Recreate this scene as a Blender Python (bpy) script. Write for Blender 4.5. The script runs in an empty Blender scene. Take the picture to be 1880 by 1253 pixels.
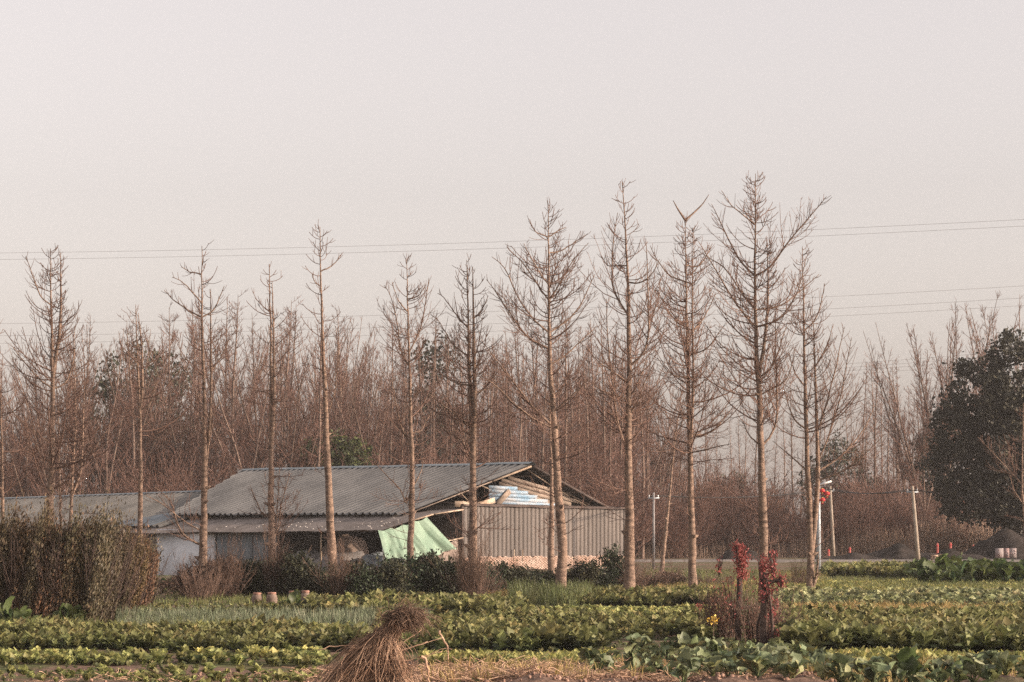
import bpy, math, random
import numpy as np
from mathutils import Vector, Matrix

# ------------------------------------------------------------------ camera, world, sun, exposure
F = 5400.0          # focal length in photograph pixels (1880 wide)
CX, HY, CH = 940.0, 968.0, 2.6   # principal column, horizon row, camera height
scene = bpy.context.scene
cam_d = bpy.data.cameras.new('camera')
cam = bpy.data.objects.new('camera', cam_d)
scene.collection.objects.link(cam)
cam.location = (0, 0, CH)
cam.rotation_euler = (math.radians(90), 0, 0)
cam_d.sensor_width = 36.0
cam_d.lens = 36.0 * F / 1880.0
cam_d.shift_y = (HY - 626.5) / 1880.0
cam_d.clip_start = 1.0
cam_d.clip_end = 9000.0
scene.camera = cam

SUN_EL = math.radians(17)
SUN_AZ = math.atan2(0.975, -0.22)           # clockwise from +Y
world = bpy.data.worlds.new('World')
scene.world = world
world.use_nodes = True
wn, wl = world.node_tree.nodes, world.node_tree.links
wn.clear()
sky = wn.new('ShaderNodeTexSky')
sky.sky_type = 'NISHITA'
sky.sun_disc = False
sky.sun_elevation = SUN_EL
sky.sun_rotation = SUN_AZ
sky.air_density = 1.0
sky.dust_density = 2.5
sky.ozone_density = 1.0
hsv = wn.new('ShaderNodeHueSaturation')
hsv.inputs['Saturation'].default_value = 0.22
tint = wn.new('ShaderNodeMix'); tint.data_type = 'RGBA'; tint.blend_type = 'MULTIPLY'
tint.inputs[0].default_value = 1.0
tint.inputs[7].default_value = (1.0, 0.89, 0.855, 1)
bg = wn.new('ShaderNodeBackground'); bg.inputs['Strength'].default_value = 0.13
wo = wn.new('ShaderNodeOutputWorld')
wl.new(sky.outputs[0], hsv.inputs['Color'])
wl.new(hsv.outputs[0], tint.inputs[6])
wl.new(tint.outputs[2], bg.inputs['Color'])
wl.new(bg.outputs[0], wo.inputs['Surface'])

sun_dir = Vector((math.sin(SUN_AZ) * math.cos(SUN_EL), math.cos(SUN_AZ) * math.cos(SUN_EL), math.sin(SUN_EL)))
sun_l = bpy.data.lights.new('sun', 'SUN')
sun_l.energy = 2.7
sun_l.angle = math.radians(1.0)
sun_l.color = (1.0, 0.80, 0.62)
sun_o = bpy.data.objects.new('sun', sun_l)
scene.collection.objects.link(sun_o)
sun_o.location = (60, -20, 60)
sun_o.rotation_euler = sun_dir.to_track_quat('Z', 'Y').to_euler()

vs = scene.view_settings
vs.view_transform = 'Standard'; vs.look = 'None'; vs.exposure = 1.03; vs.gamma = 1.0
vs.use_curve_mapping = False
scene.cycles.max_bounces = 5
scene.cycles.diffuse_bounces = 2
scene.cycles.transparent_max_bounces = 4
scene.cycles.volume_bounces = 0
scene.cycles.use_denoising = False

# ------------------------------------------------------------------ helpers
COL = scene.collection
rs = np.random.RandomState


def W(px, py, d):
    """photograph pixel at distance d -> world point"""
    return np.array([(px - CX) * d / F, d, CH + (HY - py) * d / F])


def gd(py):
    return F * CH / (py - HY)


def smooth(e0, e1, x):
    t = np.clip((x - e0) / (e1 - e0), 0, 1)
    return t * t * (3 - 2 * t)


def gz(x, y):
    """ground height"""
    x = np.asarray(x, float); y = np.asarray(y, float)
    z = 0.035 * np.sin(x * 0.9 + y * 0.37) * np.sin(y * 0.71 - x * 0.2) + 0.02 * np.sin(x * 2.3) * np.sin(y * 1.9 + 1)
    # ditch beside the barn
    z = z - 0.8 * smooth(160, 172, y) * (1 - smooth(192, 198, y)) * smooth(-34, -30, x) * (1 - smooth(-18.5, -14.5, x))
    # bank of loose earth along the near edge of the plots
    bank = (1 - smooth(47.5, 51.0, y)) * (0.35 + 0.65 * smooth(-2.5, 0.3, x))
    z = z + bank * (0.10 + 0.08 * np.sin(x * 1.7 + 0.6) + 0.05 * np.sin(x * 4.3) + 0.04 * np.sin(x * 9.1 + y * 5) + 0.03 * np.sin(x * 15 - y * 11))
    return z


class Acc:
    def __init__(self):
        self.v = []; self.q = []; self.t = []; self.c = []; self.n = 0; self.hascol = False

    def add(self, v, quads=None, tris=None, col=None):
        v = np.asarray(v, np.float32).reshape(-1, 3)
        self.v.append(v)
        if quads is not None and len(quads):
            self.q.append(np.asarray(quads, np.int64).reshape(-1, 4) + self.n)
        if tris is not None and len(tris):
            self.t.append(np.asarray(tris, np.int64).reshape(-1, 3) + self.n)
        if col is None:
            self.c.append(np.ones((len(v), 3), np.float32))
        else:
            self.hascol = True
            self.c.append(np.broadcast_to(np.asarray(col, np.float32), (len(v), 3)))
        self.n += len(v)

    def box(self, c, s, rz=0.0, M=None, col=None):
        x, y, z = [k / 2 for k in s]
        v = np.array([[-x, -y, -z], [x, -y, -z], [x, y, -z], [-x, y, -z], [-x, -y, z], [x, -y, z], [x, y, z], [-x, y, z]])
        if M is not None:
            v = v @ np.asarray(M).T
        if rz:
            ca, sa = math.cos(rz), math.sin(rz)
            v = v @ np.array([[ca, sa, 0], [-sa, ca, 0], [0, 0, 1]])
        q = [[0, 3, 2, 1], [4, 5, 6, 7], [0, 1, 5, 4], [1, 2, 6, 5], [2, 3, 7, 6], [3, 0, 4, 7]]
        self.add(v + np.asarray(c), quads=q, col=col)

    def tubes(self, P, R, k=3, col=None, cap=False):
        """P (N,S,3) paths, R (N,S) radii"""
        P = np.asarray(P, float); R = np.asarray(R, float)
        if len(P) == 0:
            return
        N, S, _ = P.shape
        T = np.gradient(P, axis=1)
        T /= np.linalg.norm(T, axis=2, keepdims=True) + 1e-9
        D = P[:, -1] - P[:, 0]
        ref = np.where(np.abs(D[:, 2:3]) > 0.8 * np.linalg.norm(D, axis=1, keepdims=True), np.array([[1.0, 0.13, 0]]), np.array([[0.0, 0, 1.0]]))
        n1 = np.cross(T, ref[:, None, :]); n1 /= np.linalg.norm(n1, axis=2, keepdims=True) + 1e-9
        n2 = np.cross(T, n1)
        a = np.arange(k) * 2 * math.pi / k
        ring = n1[:, :, None, :] * np.cos(a)[None, None, :, None] + n2[:, :, None, :] * np.sin(a)[None, None, :, None]
        V = P[:, :, None, :] + ring * R[:, :, None, None]
        idx = np.arange(N * S * k).reshape(N, S, k)
        i0 = idx[:, :-1, :]; i1 = idx[:, 1:, :]
        Q = np.stack([i0, np.roll(i0, -1, 2), np.roll(i1, -1, 2), i1], -1).reshape(-1, 4)
        cc = None
        if col is not None:
            cc = np.asarray(col)
            if cc.ndim == 2:
                cc = np.repeat(cc, S * k, axis=0)
        tr = None
        if cap:
            tr = [[idx[n, S - 1, 0], idx[n, S - 1, j], idx[n, S - 1, j + 1]] for n in range(N) for j in range(1, k - 1)]
            tr += [[idx[n, 0, 0], idx[n, 0, j + 1], idx[n, 0, j]] for n in range(N) for j in range(1, k - 1)]
        self.add(V.reshape(-1, 3), quads=Q, tris=tr, col=cc)

    def mesh(self, name, mat=None, smooth_=False, origin=None):
        v = np.concatenate(self.v) if self.v else np.zeros((0, 3), np.float32)
        if origin is not None:
            v = v - np.asarray(origin, np.float32)
        q = np.concatenate(self.q) if self.q else np.zeros((0, 4), np.int64)
        t = np.concatenate(self.t) if self.t else np.zeros((0, 3), np.int64)
        me = bpy.data.meshes.new(name)
        me.vertices.add(len(v)); me.vertices.foreach_set('co', v.astype(np.float32).ravel())
        me.loops.add(q.size + t.size)
        me.loops.foreach_set('vertex_index', np.concatenate([q.ravel(), t.ravel()]).astype(np.int32))
        me.polygons.add(len(q) + len(t))
        st = np.concatenate([np.arange(len(q)) * 4, len(q) * 4 + np.arange(len(t)) * 3]).astype(np.int32)
        me.polygons.foreach_set('loop_start', st)
        if smooth_:
            me.polygons.foreach_set('use_smooth', np.ones(len(st), bool))
        if self.hascol:
            at = me.color_attributes.new('Col', 'FLOAT_COLOR', 'POINT')
            c = np.concatenate(self.c)
            at.data.foreach_set('color', np.concatenate([c, np.ones((len(c), 1), np.float32)], 1).astype(np.float32).ravel())
        me.update(calc_edges=True)
        if mat is not None:
            me.materials.append(mat)
        return me


def link(name, data=None, parent=None, loc=None, M=None, kind=None):
    o = bpy.data.objects.new(name, data)
    COL.objects.link(o)
    if parent is not None:
        o.parent = parent
    if loc is not None:
        o.location = [float(k) for k in loc]
    if M is not None:
        o.matrix_basis = M
    if kind:
        o['kind'] = kind
    return o


def tag(o, label, cat, group=None):
    o['label'] = label; o['category'] = cat
    if group:
        o['group'] = group
    return o


def dup(root, loc, rz=0.0, sc=1.0, label=None, group=None, tilt=None):
    r = root.copy(); COL.objects.link(r)
    r.location = [float(k) for k in loc]
    r.rotation_euler = (tilt[0], tilt[1], rz) if tilt else (0, 0, rz)
    r.scale = (sc, sc, sc) if np.isscalar(sc) else sc
    if label: r['label'] = label
    if group: r['group'] = group
    for ch in list(root.children):
        c = ch.copy(); COL.objects.link(c); c.parent = r
    return r


# ------------------------------------------------------------------ materials
def nodes(name):
    m = bpy.data.materials.new(name); m.use_nodes = True
    nt = m.node_tree; b = nt.nodes['Principled BSDF']
    return m, nt, b


def mat_noise(name, c0, c1, scale=4.0, rough=0.85, bump=0.0, bscale=None, spec=0.2, detail=4, stretch=None, rnd=0.0, c2=None, lo=0.35, hi=0.65, metal=0.0):
    m, nt, b = nodes(name)
    N, L = nt.nodes, nt.links
    tc = N.new('ShaderNodeTexCoord'); mp = N.new('ShaderNodeMapping')
    if stretch: mp.inputs['Scale'].default_value = stretch
    L.new(tc.outputs['Object'], mp.inputs['Vector'])
    n = N.new('ShaderNodeTexNoise'); n.inputs['Scale'].default_value = scale; n.inputs['Detail'].default_value = detail
    L.new(mp.outputs[0], n.inputs['Vector'])
    r = N.new('ShaderNodeValToRGB')
    r.color_ramp.elements[0].position = lo; r.color_ramp.elements[1].position = hi
    r.color_ramp.elements[0].color = (*c0, 1); r.color_ramp.elements[1].color = (*c1, 1)
    if c2 is not None:
        e = r.color_ramp.elements.new(0.5 * (lo + hi)); e.color = (*c2, 1)
    L.new(n.outputs['Fac'], r.inputs['Fac'])
    out = r.outputs['Color']
    if rnd:
        oi = N.new('ShaderNodeObjectInfo'); mr = N.new('ShaderNodeMapRange')
        mr.inputs['To Min'].default_value = 1 - rnd; mr.inputs['To Max'].default_value = 1 + rnd
        L.new(oi.outputs['Random'], mr.inputs['Value'])
        h = N.new('ShaderNodeHueSaturation'); L.new(mr.outputs[0], h.inputs['Value']); L.new(out, h.inputs['Color'])
        out = h.outputs[0]
    L.new(out, b.inputs['Base Color'])
    b.inputs['Roughness'].default_value = rough
    b.inputs['Specular IOR Level'].default_value = spec
    b.inputs['Metallic'].default_value = metal
    if bump:
        n2 = N.new('ShaderNodeTexNoise'); n2.inputs['Scale'].default_value = bscale or scale * 3; n2.inputs['Detail'].default_value = 5
        L.new(mp.outputs[0], n2.inputs['Vector'])
        bp = N.new('ShaderNodeBump'); bp.inputs['Strength'].default_value = bump; bp.inputs['Distance'].default_value = 0.05
        L.new(n2.outputs['Fac'], bp.inputs['Height']); L.new(bp.outputs[0], b.inputs['Normal'])
    return m


def mat_leaf(name, base, rnd=0.15, hue=0.02, trans=0.3, rough=0.55, spec=0.3, noise=0.0):
    """vertex colour times base, per-object variation, some light through the leaf"""
    m, nt, b = nodes(name)
    N, L = nt.nodes, nt.links
    at = N.new('ShaderNodeAttribute'); at.attribute_name = 'Col'
    mx = N.new('ShaderNodeMix'); mx.data_type = 'RGBA'; mx.blend_type = 'MULTIPLY'; mx.inputs[0].default_value = 1
    mx.inputs[7].default_value = (*base, 1)
    L.new(at.outputs['Color'], mx.inputs[6])
    oi = N.new('ShaderNodeObjectInfo')
    mr = N.new('ShaderNodeMapRange'); mr.inputs['To Min'].default_value = 1 - rnd; mr.inputs['To Max'].default_value = 1 + rnd
    mh = N.new('ShaderNodeMapRange'); mh.inputs['To Min'].default_value = 0.5 - hue; mh.inputs['To Max'].default_value = 0.5 + hue
    L.new(oi.outputs['Random'], mr.inputs['Value']); L.new(oi.outputs['Random'], mh.inputs['Value'])
    h = N.new('ShaderNodeHueSaturation')
    L.new(mr.outputs[0], h.inputs['Value']); L.new(mh.outputs[0], h.inputs['Hue']); L.new(mx.outputs[2], h.inputs['Color'])
    L.new(h.outputs[0], b.inputs['Base Color'])
    b.inputs['Roughness'].default_value = rough; b.inputs['Specular IOR Level'].default_value = spec
    tr = N.new('ShaderNodeBsdfTranslucent'); L.new(h.outputs[0], tr.inputs['Color'])
    ms = N.new('ShaderNodeMixShader'); ms.inputs[0].default_value = trans
    out = N['Material Output']
    L.new(b.outputs[0], ms.inputs[1]); L.new(tr.outputs[0], ms.inputs[2]); L.new(ms.outputs[0], out.inputs['Surface'])
    return m


M = {}
M['bark'] = mat_noise('bark', (0.10, 0.068, 0.052), (0.30, 0.205, 0.15), 5.0, 0.9, 0.8, 14, stretch=(0.8, 0.8, 2.2), lo=0.3, hi=0.62, rnd=0.12)
M['twig'] = mat_noise('twig', (0.13, 0.078, 0.06), (0.20, 0.125, 0.095), 1.5, 0.9, rnd=0.12)
M['twig_far'] = mat_noise('twig_far', (0.125, 0.070, 0.055), (0.19, 0.112, 0.086), 0.6, 0.9, rnd=0.25)
M['bark_far'] = mat_noise('bark_far', (0.13, 0.09, 0.07), (0.22, 0.155, 0.12), 1.5, 0.9, rnd=0.25)
M['bark_dark'] = mat_noise('bark_dark', (0.05, 0.035, 0.03), (0.11, 0.075, 0.06), 5, 0.9, 0.5, 20)
M['dry'] = mat_noise('dry_stem', (0.10, 0.064, 0.05), (0.19, 0.125, 0.092), 2.0, 0.9, rnd=0.2)
M['straw'] = mat_noise('straw', (0.33, 0.20, 0.13), (0.56, 0.38, 0.26), 3.0, 0.8, rnd=0.1)
M['straw_dark'] = mat_noise('straw_dark', (0.13, 0.085, 0.06), (0.26, 0.17, 0.12), 3.0, 0.9)
M['leaf_lettuce'] = mat_leaf('leaf_lettuce', (0.205, 0.205, 0.09), 0.25, 0.02)
M['leaf_rape'] = mat_leaf('leaf_rape', (0.108, 0.116, 0.060), 0.25, 0.02)
M['leaf_collard'] = mat_leaf('leaf_collard', (0.21, 0.222, 0.125), 0.3, 0.02, 0.2, 0.5)
M['leaf_big'] = mat_leaf('leaf_big', (0.085, 0.112, 0.050), 0.3, 0.02, 0.25, 0.45)
M['leaf_onion'] = mat_leaf('leaf_onion', (0.16, 0.19, 0.11), 0.1, 0.01)
M['leaf_grass'] = mat_leaf('leaf_grass', (0.17, 0.19, 0.07), 0.1, 0.01)
M['leaf_hedge'] = mat_leaf('leaf_hedge', (0.125, 0.090, 0.058), 0.15, 0.015, 0.15)
M['leaf_bush'] = mat_leaf('leaf_bush', (0.038, 0.045, 0.029), 0.3, 0.02, 0.1)
M['leaf_camphor'] = mat_leaf('leaf_camphor', (0.019, 0.021, 0.016), 0.1, 0.01, 0.1)
M['leaf_green'] = mat_leaf('leaf_green', (0.060, 0.075, 0.035), 0.1, 0.01, 0.15)
M['leaf_red'] = mat_leaf('leaf_red', (0.40, 0.11, 0.10), 0.15, 0.01, 0.35)
M['leaf_brown'] = mat_leaf('leaf_brown', (0.17, 0.10, 0.07), 0.2, 0.015, 0.15)
M['reed'] = mat_leaf('reed_stem', (0.26, 0.165, 0.12), 0.1, 0.01, 0.15)
M['metal_roof'] = mat_noise('metal_roof', (0.12, 0.118, 0.115), (0.185, 0.18, 0.172), 0.5, 0.55, 0.1, 20, spec=0.4, stretch=(1, 0.35, 1), rnd=0.13)
M['metal_roof_old'] = mat_noise('metal_roof_old', (0.13, 0.125, 0.115), (0.20, 0.19, 0.175), 0.6, 0.6, 0.1, 20, stretch=(1, 0.3, 1), rnd=0.12)
M['metal_wall'] = mat_noise('metal_wall', (0.118, 0.10, 0.088), (0.155, 0.13, 0.114), 0.7, 0.6, 0.1, 20, stretch=(1, 1, 0.4), rnd=0.06)
M['flash_blue'] = mat_noise('blue_flashing', (0.12, 0.15, 0.17), (0.19, 0.22, 0.24), 0.8, 0.6)
M['fibre'] = mat_noise('fibre_cement', (0.16, 0.135, 0.12), (0.235, 0.20, 0.18), 1.2, 0.9, 0.2, 12, rnd=0.1)
M['litter'] = mat_noise('pale_litter', (0.6, 0.55, 0.5), (0.75, 0.7, 0.65), 2.0, 0.9)
M['plaster'] = mat_noise('white_plaster', (0.70, 0.71, 0.74), (0.84, 0.85, 0.88), 0.9, 0.9, 0.15, 10, c2=(0.8, 0.81, 0.84))
M['wall_blue'] = mat_noise('blue_grey_sheet', (0.17, 0.19, 0.21), (0.26, 0.29, 0.31), 1.3, 0.8, rnd=0.1)
M['dark'] = mat_noise('painted_interior_shade', (0.03, 0.026, 0.024), (0.06, 0.05, 0.045), 1.0, 0.95)  # barn's interior shade put into the colour of its inner walls
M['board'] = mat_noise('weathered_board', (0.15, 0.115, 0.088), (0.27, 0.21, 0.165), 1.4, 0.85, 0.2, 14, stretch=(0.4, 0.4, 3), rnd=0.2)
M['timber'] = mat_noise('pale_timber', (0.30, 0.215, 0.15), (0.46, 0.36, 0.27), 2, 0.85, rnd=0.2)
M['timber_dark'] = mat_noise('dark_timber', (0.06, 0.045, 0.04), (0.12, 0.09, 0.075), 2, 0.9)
M['blue_sheet'] = mat_noise('blue_white_sheet', (0.17, 0.27, 0.36), (0.37, 0.38, 0.39), 1.1, 0.6, stretch=(1, 1, 2.5), c2=(0.26, 0.34, 0.41), rnd=0.06)
M['tarp'] = mat_noise('green_tarp', (0.165, 0.25, 0.18), (0.235, 0.325, 0.24), 1.4, 0.6, 0.15, 9)
M['tarp_grey'] = mat_noise('grey_tarp', (0.19, 0.175, 0.17), (0.30, 0.28, 0.27), 1.2, 0.8, 0.2, 6)
M['tarp_brown'] = mat_noise('brown_tarp', (0.16, 0.12, 0.10), (0.26, 0.20, 0.165), 1.2, 0.8, 0.2, 6)
M['brick'] = mat_noise('brick', (0.36, 0.23, 0.17), (0.48, 0.36, 0.29), 1.5, 0.9, c2=(0.42, 0.295, 0.23))
M['mortar'] = mat_noise('mortar', (0.28, 0.23, 0.20), (0.4, 0.34, 0.3), 3, 0.95)
M['clay'] = mat_noise('clay_jar', (0.16, 0.115, 0.09), (0.24, 0.175, 0.135), 5, 0.7, rnd=0.12)
M['clay_rim'] = mat_noise('clay_rim', (0.28, 0.15, 0.11), (0.36, 0.20, 0.15), 5, 0.7)
M['concrete'] = mat_noise('pole_concrete', (0.27, 0.22, 0.17), (0.36, 0.30, 0.24), 2, 0.85, rnd=0.06)
M['lamp_steel'] = mat_noise('lamp_steel', (0.33, 0.36, 0.38), (0.42, 0.45, 0.47), 2, 0.45, metal=0.2)
M['white'] = mat_noise('white_paint', (0.7, 0.68, 0.65), (0.82, 0.8, 0.77), 2, 0.5)
M['red'] = mat_noise('red_plastic', (0.40, 0.03, 0.035), (0.50, 0.05, 0.05), 2, 0.5)
M['orange_red'] = mat_noise('faded_red_plastic', (0.36, 0.085, 0.07), (0.46, 0.13, 0.10), 2, 0.6)
M['yellow'] = mat_noise('yellow', (0.75, 0.5, 0.1), (0.8, 0.6, 0.2), 2, 0.5)
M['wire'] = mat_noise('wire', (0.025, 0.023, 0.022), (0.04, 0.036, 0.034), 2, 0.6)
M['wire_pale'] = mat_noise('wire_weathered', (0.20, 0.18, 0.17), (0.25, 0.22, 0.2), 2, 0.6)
M['crate'] = mat_noise('crate_wood', (0.33, 0.22, 0.15), (0.48, 0.34, 0.25), 4, 0.85, rnd=0.15)
M['panel'] = mat_noise('faded_panel', (0.26, 0.21, 0.20), (0.34, 0.29, 0.28), 1.6, 0.7)
M['print'] = mat_noise('faded_print', (0.24, 0.16, 0.16), (0.32, 0.22, 0.2), 3, 0.7)
M['road'] = mat_noise('road_concrete', (0.17, 0.15, 0.135), (0.25, 0.22, 0.20), 0.5, 0.9, 0.2, 9)
M['soil_dark'] = mat_noise('dark_spoil', (0.018, 0.015, 0.013), (0.045, 0.035, 0.03), 1.2, 0.95, 0.6, 6)
M['soil'] = mat_noise('clod', (0.24, 0.145, 0.105), (0.37, 0.235, 0.175), 1.2, 0.95, 0.7, 8)
M['bag'] = mat_noise('white_bag', (0.72, 0.7, 0.68), (0.82, 0.8, 0.78), 4, 0.5)


def ground_mat():
    m, nt, b = nodes('ground')
    N, L = nt.nodes, nt.links
    tc = N.new('ShaderNodeTexCoord')
    n1 = N.new('ShaderNodeTexNoise'); n1.inputs['Scale'].default_value = 0.35; n1.inputs['Detail'].default_value = 6
    n2 = N.new('ShaderNodeTexNoise'); n2.inputs['Scale'].default_value = 5.0; n2.inputs['Detail'].default_value = 6
    n3 = N.new('ShaderNodeTexNoise'); n3.inputs['Scale'].default_value = 22.0; n3.inputs['Detail'].default_value = 4
    for n in (n1, n2, n3): L.new(tc.outputs['Object'], n.inputs['Vector'])
    soil = N.new('ShaderNodeValToRGB'); soil.color_ramp.elements[0].color = (0.10, 0.064, 0.046, 1); soil.color_ramp.elements[1].color = (0.27, 0.175, 0.13, 1)
    soil.color_ramp.elements[0].position = 0.3; soil.color_ramp.elements[1].position = 0.7
    L.new(n2.outputs['Fac'], soil.inputs['Fac'])
    gr = N.new('ShaderNodeValToRGB'); gr.color_ramp.elements[0].color = (0.055, 0.07, 0.025, 1); gr.color_ramp.elements[1].color = (0.13, 0.14, 0.055, 1)
    L.new(n3.outputs['Fac'], gr.inputs['Fac'])
    fac = N.new('ShaderNodeValToRGB'); fac.color_ramp.elements[0].position = 0.44; fac.color_ramp.elements[1].position = 0.60
    L.new(n1.outputs['Fac'], fac.inputs['Fac'])
    mx = N.new('ShaderNodeMix'); mx.data_type = 'RGBA'
    at = N.new('ShaderNodeAttribute'); at.attribute_name = 'Col'
    mm = N.new('ShaderNodeMath'); mm.operation = 'MULTIPLY'; L.new(fac.outputs[0], mm.inputs[0]); L.new(at.outputs['Fac'], mm.inputs[1]); L.new(mm.outputs[0], mx.inputs[0]); L.new(soil.outputs[0], mx.inputs[6]); L.new(gr.outputs[0], mx.inputs[7])
    L.new(mx.outputs[2], b.inputs['Base Color']); b.inputs['Roughness'].default_value = 0.95; b.inputs['Specular IOR Level'].default_value = 0.1
    bp = N.new('ShaderNodeBump'); bp.inputs['Strength'].default_value = 0.8; bp.inputs['Distance'].default_value = 0.08
    L.new(n2.outputs['Fac'], bp.inputs['Height']); L.new(bp.outputs[0], b.inputs['Normal'])
    return m


M['ground'] = ground_mat()

# ------------------------------------------------------------------ ground, road, earth heaps
def axis(lo, a, b, hi, step, grow):
    mid = np.arange(a, b + 1e-6, step)
    r = [b]; s = step
    while r[-1] < hi: s *= grow; r.append(min(hi, r[-1] + s))
    l = [a]; s = step
    while l[-1] > lo: s *= grow; l.append(max(lo, l[-1] - s))
    return np.concatenate([np.array(l[1:][::-1]), mid, np.array(r[1:])])


gx = axis(-1400, -24, 24, 1400, 0.32, 1.25)
gy = axis(-40, 40, 130, 2400, 0.4, 1.2)
X, Y = np.meshgrid(gx, gy)
Z = gz(X, Y)
idx = np.arange(X.size).reshape(X.shape)
A = Acc()
PXg = CX + X / np.maximum(Y, 1) * F; PYg = HY + CH / np.maximum(Y, 1) * F
wob_ = 3 * np.sin(X * 1.3) + 2 * np.sin(X * 3.1 + 1)
bare = smooth(1222, 1232, PYg + wob_) * smooth(560, 700, PXg) * (1 - smooth(1430, 1560, PXg))
bare = np.maximum(bare, smooth(1117, 1120, PYg + wob_ * .3) * (1 - smooth(1127, 1131, PYg + wob_ * .3)) * smooth(1440, 1500, PXg))
bare = np.maximum(bare, smooth(1222, 1226, PYg + wob_ * .4) * (1 - smooth(1236, 1240, PYg)) * smooth(1690, 1740, PXg))
bare *= 1 - smooth(1930, 2010, PXg)
bare = np.maximum(bare, smooth(1230, 1236, PYg + wob_ * .4) * smooth(300, 420, PXg) * (1 - smooth(600, 640, PXg)))
A.add(np.stack([X, Y, Z], -1).reshape(-1, 3), quads=np.stack([idx[:-1, :-1], idx[:-1, 1:], idx[1:, 1:], idx[1:, :-1]], -1).reshape(-1, 4), col=np.repeat((1 - bare).reshape(-1, 1), 3, 1))
link('ground', A.mesh('ground', M['ground'], True), kind='structure')

# concrete lane crossing behind the plots, raised a little
A = Acc()
xs = np.arange(-8, 80.1, 2.0)
yc = 221 - 0.02 * xs
top = []
for dx, z in ((-2.2, -0.2), (-2.0, 0.15), (2.0, 0.15), (2.2, -0.2)):
    top.append(np.stack([xs, yc + dx, np.full_like(xs, z)], -1))
P = np.stack(top, 0); idx = np.arange(P.shape[0] * P.shape[1]).reshape(P.shape[:2])
A.add(P.reshape(-1, 3), quads=np.stack([idx[:-1, :-1], idx[:-1, 1:], idx[1:, 1:], idx[1:, :-1]], -1).reshape(-1, 4))
link('road', A.mesh('road', M['road']), kind='structure')


def heap(name, cx, cy, rx, ry, h, seed, label, mat, group=None, n=44, m=12, z0=-0.05):
    r = rs(seed)
    A = Acc()
    ph = r.rand(8) * 6.28
    th = np.linspace(0, 2 * math.pi, n, endpoint=False)
    t = np.linspace(1, 0, m)
    TH, T = np.meshgrid(th, t)
    wob = 1 + 0.18 * np.sin(2 * TH + ph[0]) + 0.10 * np.sin(5 * TH + ph[1]) + 0.05 * np.sin(11 * TH + ph[2])
    Xh = rx * T * wob * np.cos(TH); Yh = ry * T * wob * np.sin(TH)
    Zh = h * (np.cos(T * math.pi) * 0.5 + 0.5) ** 0.9 * (1 + 0.22 * np.sin(Xh / rx * 7 + ph[3]) + 0.10 * np.sin(Xh * 3 + ph[4])) + 0.04 * h * r.randn(*T.shape)
    Zh[0] = z0
    idx = np.arange(n * m).reshape(m, n)
    A.add(np.stack([Xh, Yh, Zh], -1).reshape(-1, 3), quads=np.stack([idx[:-1], np.roll(idx[:-1], -1, 1), np.roll(idx[1:], -1, 1), idx[1:]], -1).reshape(-1, 4))
    o = link(name, A.mesh(name, mat, True), loc=(cx, cy, float(gz(cx, cy))))
    return tag(o, label, 'earth heap', group)


def hp(px, d): return (px - CX) * d / F


heap('earth_heap', hp(1650, 236), 236, 4.2, 2.6, 1.0, 1, 'long low dark spoil heap beyond the lane, behind the bare utility pole', M['soil_dark'])
heap('earth_heap', hp(1752, 234), 234, 3.2, 2.2, 0.72, 2, 'low pointed dark spoil heap beyond the lane beside the red posts', M['soil_dark'])
heap('earth_heap', hp(1875, 237), 237, 7.0, 3.6, 2.1, 3, 'tall dark spoil heap under the big evergreen tree', M['soil_dark'])
heap('earth_heap', hp(1360, 232), 232, 2.4, 1.7, 0.9, 4, 'small dark earth heap beyond the lane near the red-leaved shrub', M['soil_dark'])
heap('earth_heap', hp(1560, 230), 230, 4.0, 1.2, 0.45, 6, 'flat dark strip of spoil beside the lamp post', M['soil_dark'])
d0 = gd(1139); heap('earth_heap', hp(452, d0), d0, 0.62, 0.45, 0.20, 5, 'small reddish mound of bare soil beside the onion bed', M['soil'])

# ------------------------------------------------------------------ branching
def grow(rng, S, D, Ln, P, up=0.15, wob=0.10, upv=np.array([0, 0, 1.0])):
    S = np.asarray(S, float); D = np.asarray(D, float)
    D = D / (np.linalg.norm(D, axis=1, keepdims=True) + 1e-9)
    out = np.zeros((len(S), P, 3)); out[:, 0] = S
    step = (np.asarray(Ln) / (P - 1))[:, None]
    for i in range(1, P):
        out[:, i] = out[:, i - 1] + D * step
        D = D + upv * up + rng.randn(len(S), 3) * wob
        D /= np.linalg.norm(D, axis=1, keepdims=True) + 1e-9
    return out


def resample(pts, P):
    pts = np.asarray(pts, float)
    s = np.concatenate([[0], np.cumsum(np.linalg.norm(np.diff(pts, axis=0), axis=1))])
    t = np.linspace(0, s[-1], P)
    # smooth interpolation through a few relaxations
    q = np.stack([np.interp(t, s, pts[:, k]) for k in range(3)], -1)
    for _ in range(2):
        q[1:-1] = 0.5 * q[1:-1] + 0.25 * (q[:-2] + q[2:])
    return q


def pick(rng, paths, per_len, f0, f1, minn=1):
    """choose start points along paths: returns index, fraction, point, tangent"""
    L = np.linalg.norm(np.diff(paths, axis=1), axis=2).sum(1)
    n = np.maximum(minn, rng.poisson(np.maximum(L / per_len, 0.01)))
    ii = np.repeat(np.arange(len(paths)), n)
    f = f0 + (f1 - f0) * rng.rand(len(ii))
    P = paths.shape[1]
    x = f * (P - 1); k = np.minimum(x.astype(int), P - 2); w = (x - k)[:, None]
    a = paths[ii, k]; b = paths[ii, k + 1]
    T = b - a; T /= np.linalg.norm(T, axis=1, keepdims=True) + 1e-9
    return ii, f, a * (1 - w) + b * w, T, L[ii]


def perp(rng, T):
    v = rng.randn(*T.shape)
    v -= (v * T).sum(1, keepdims=True) * T
    return v / (np.linalg.norm(v, axis=1, keepdims=True) + 1e-9)


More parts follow.
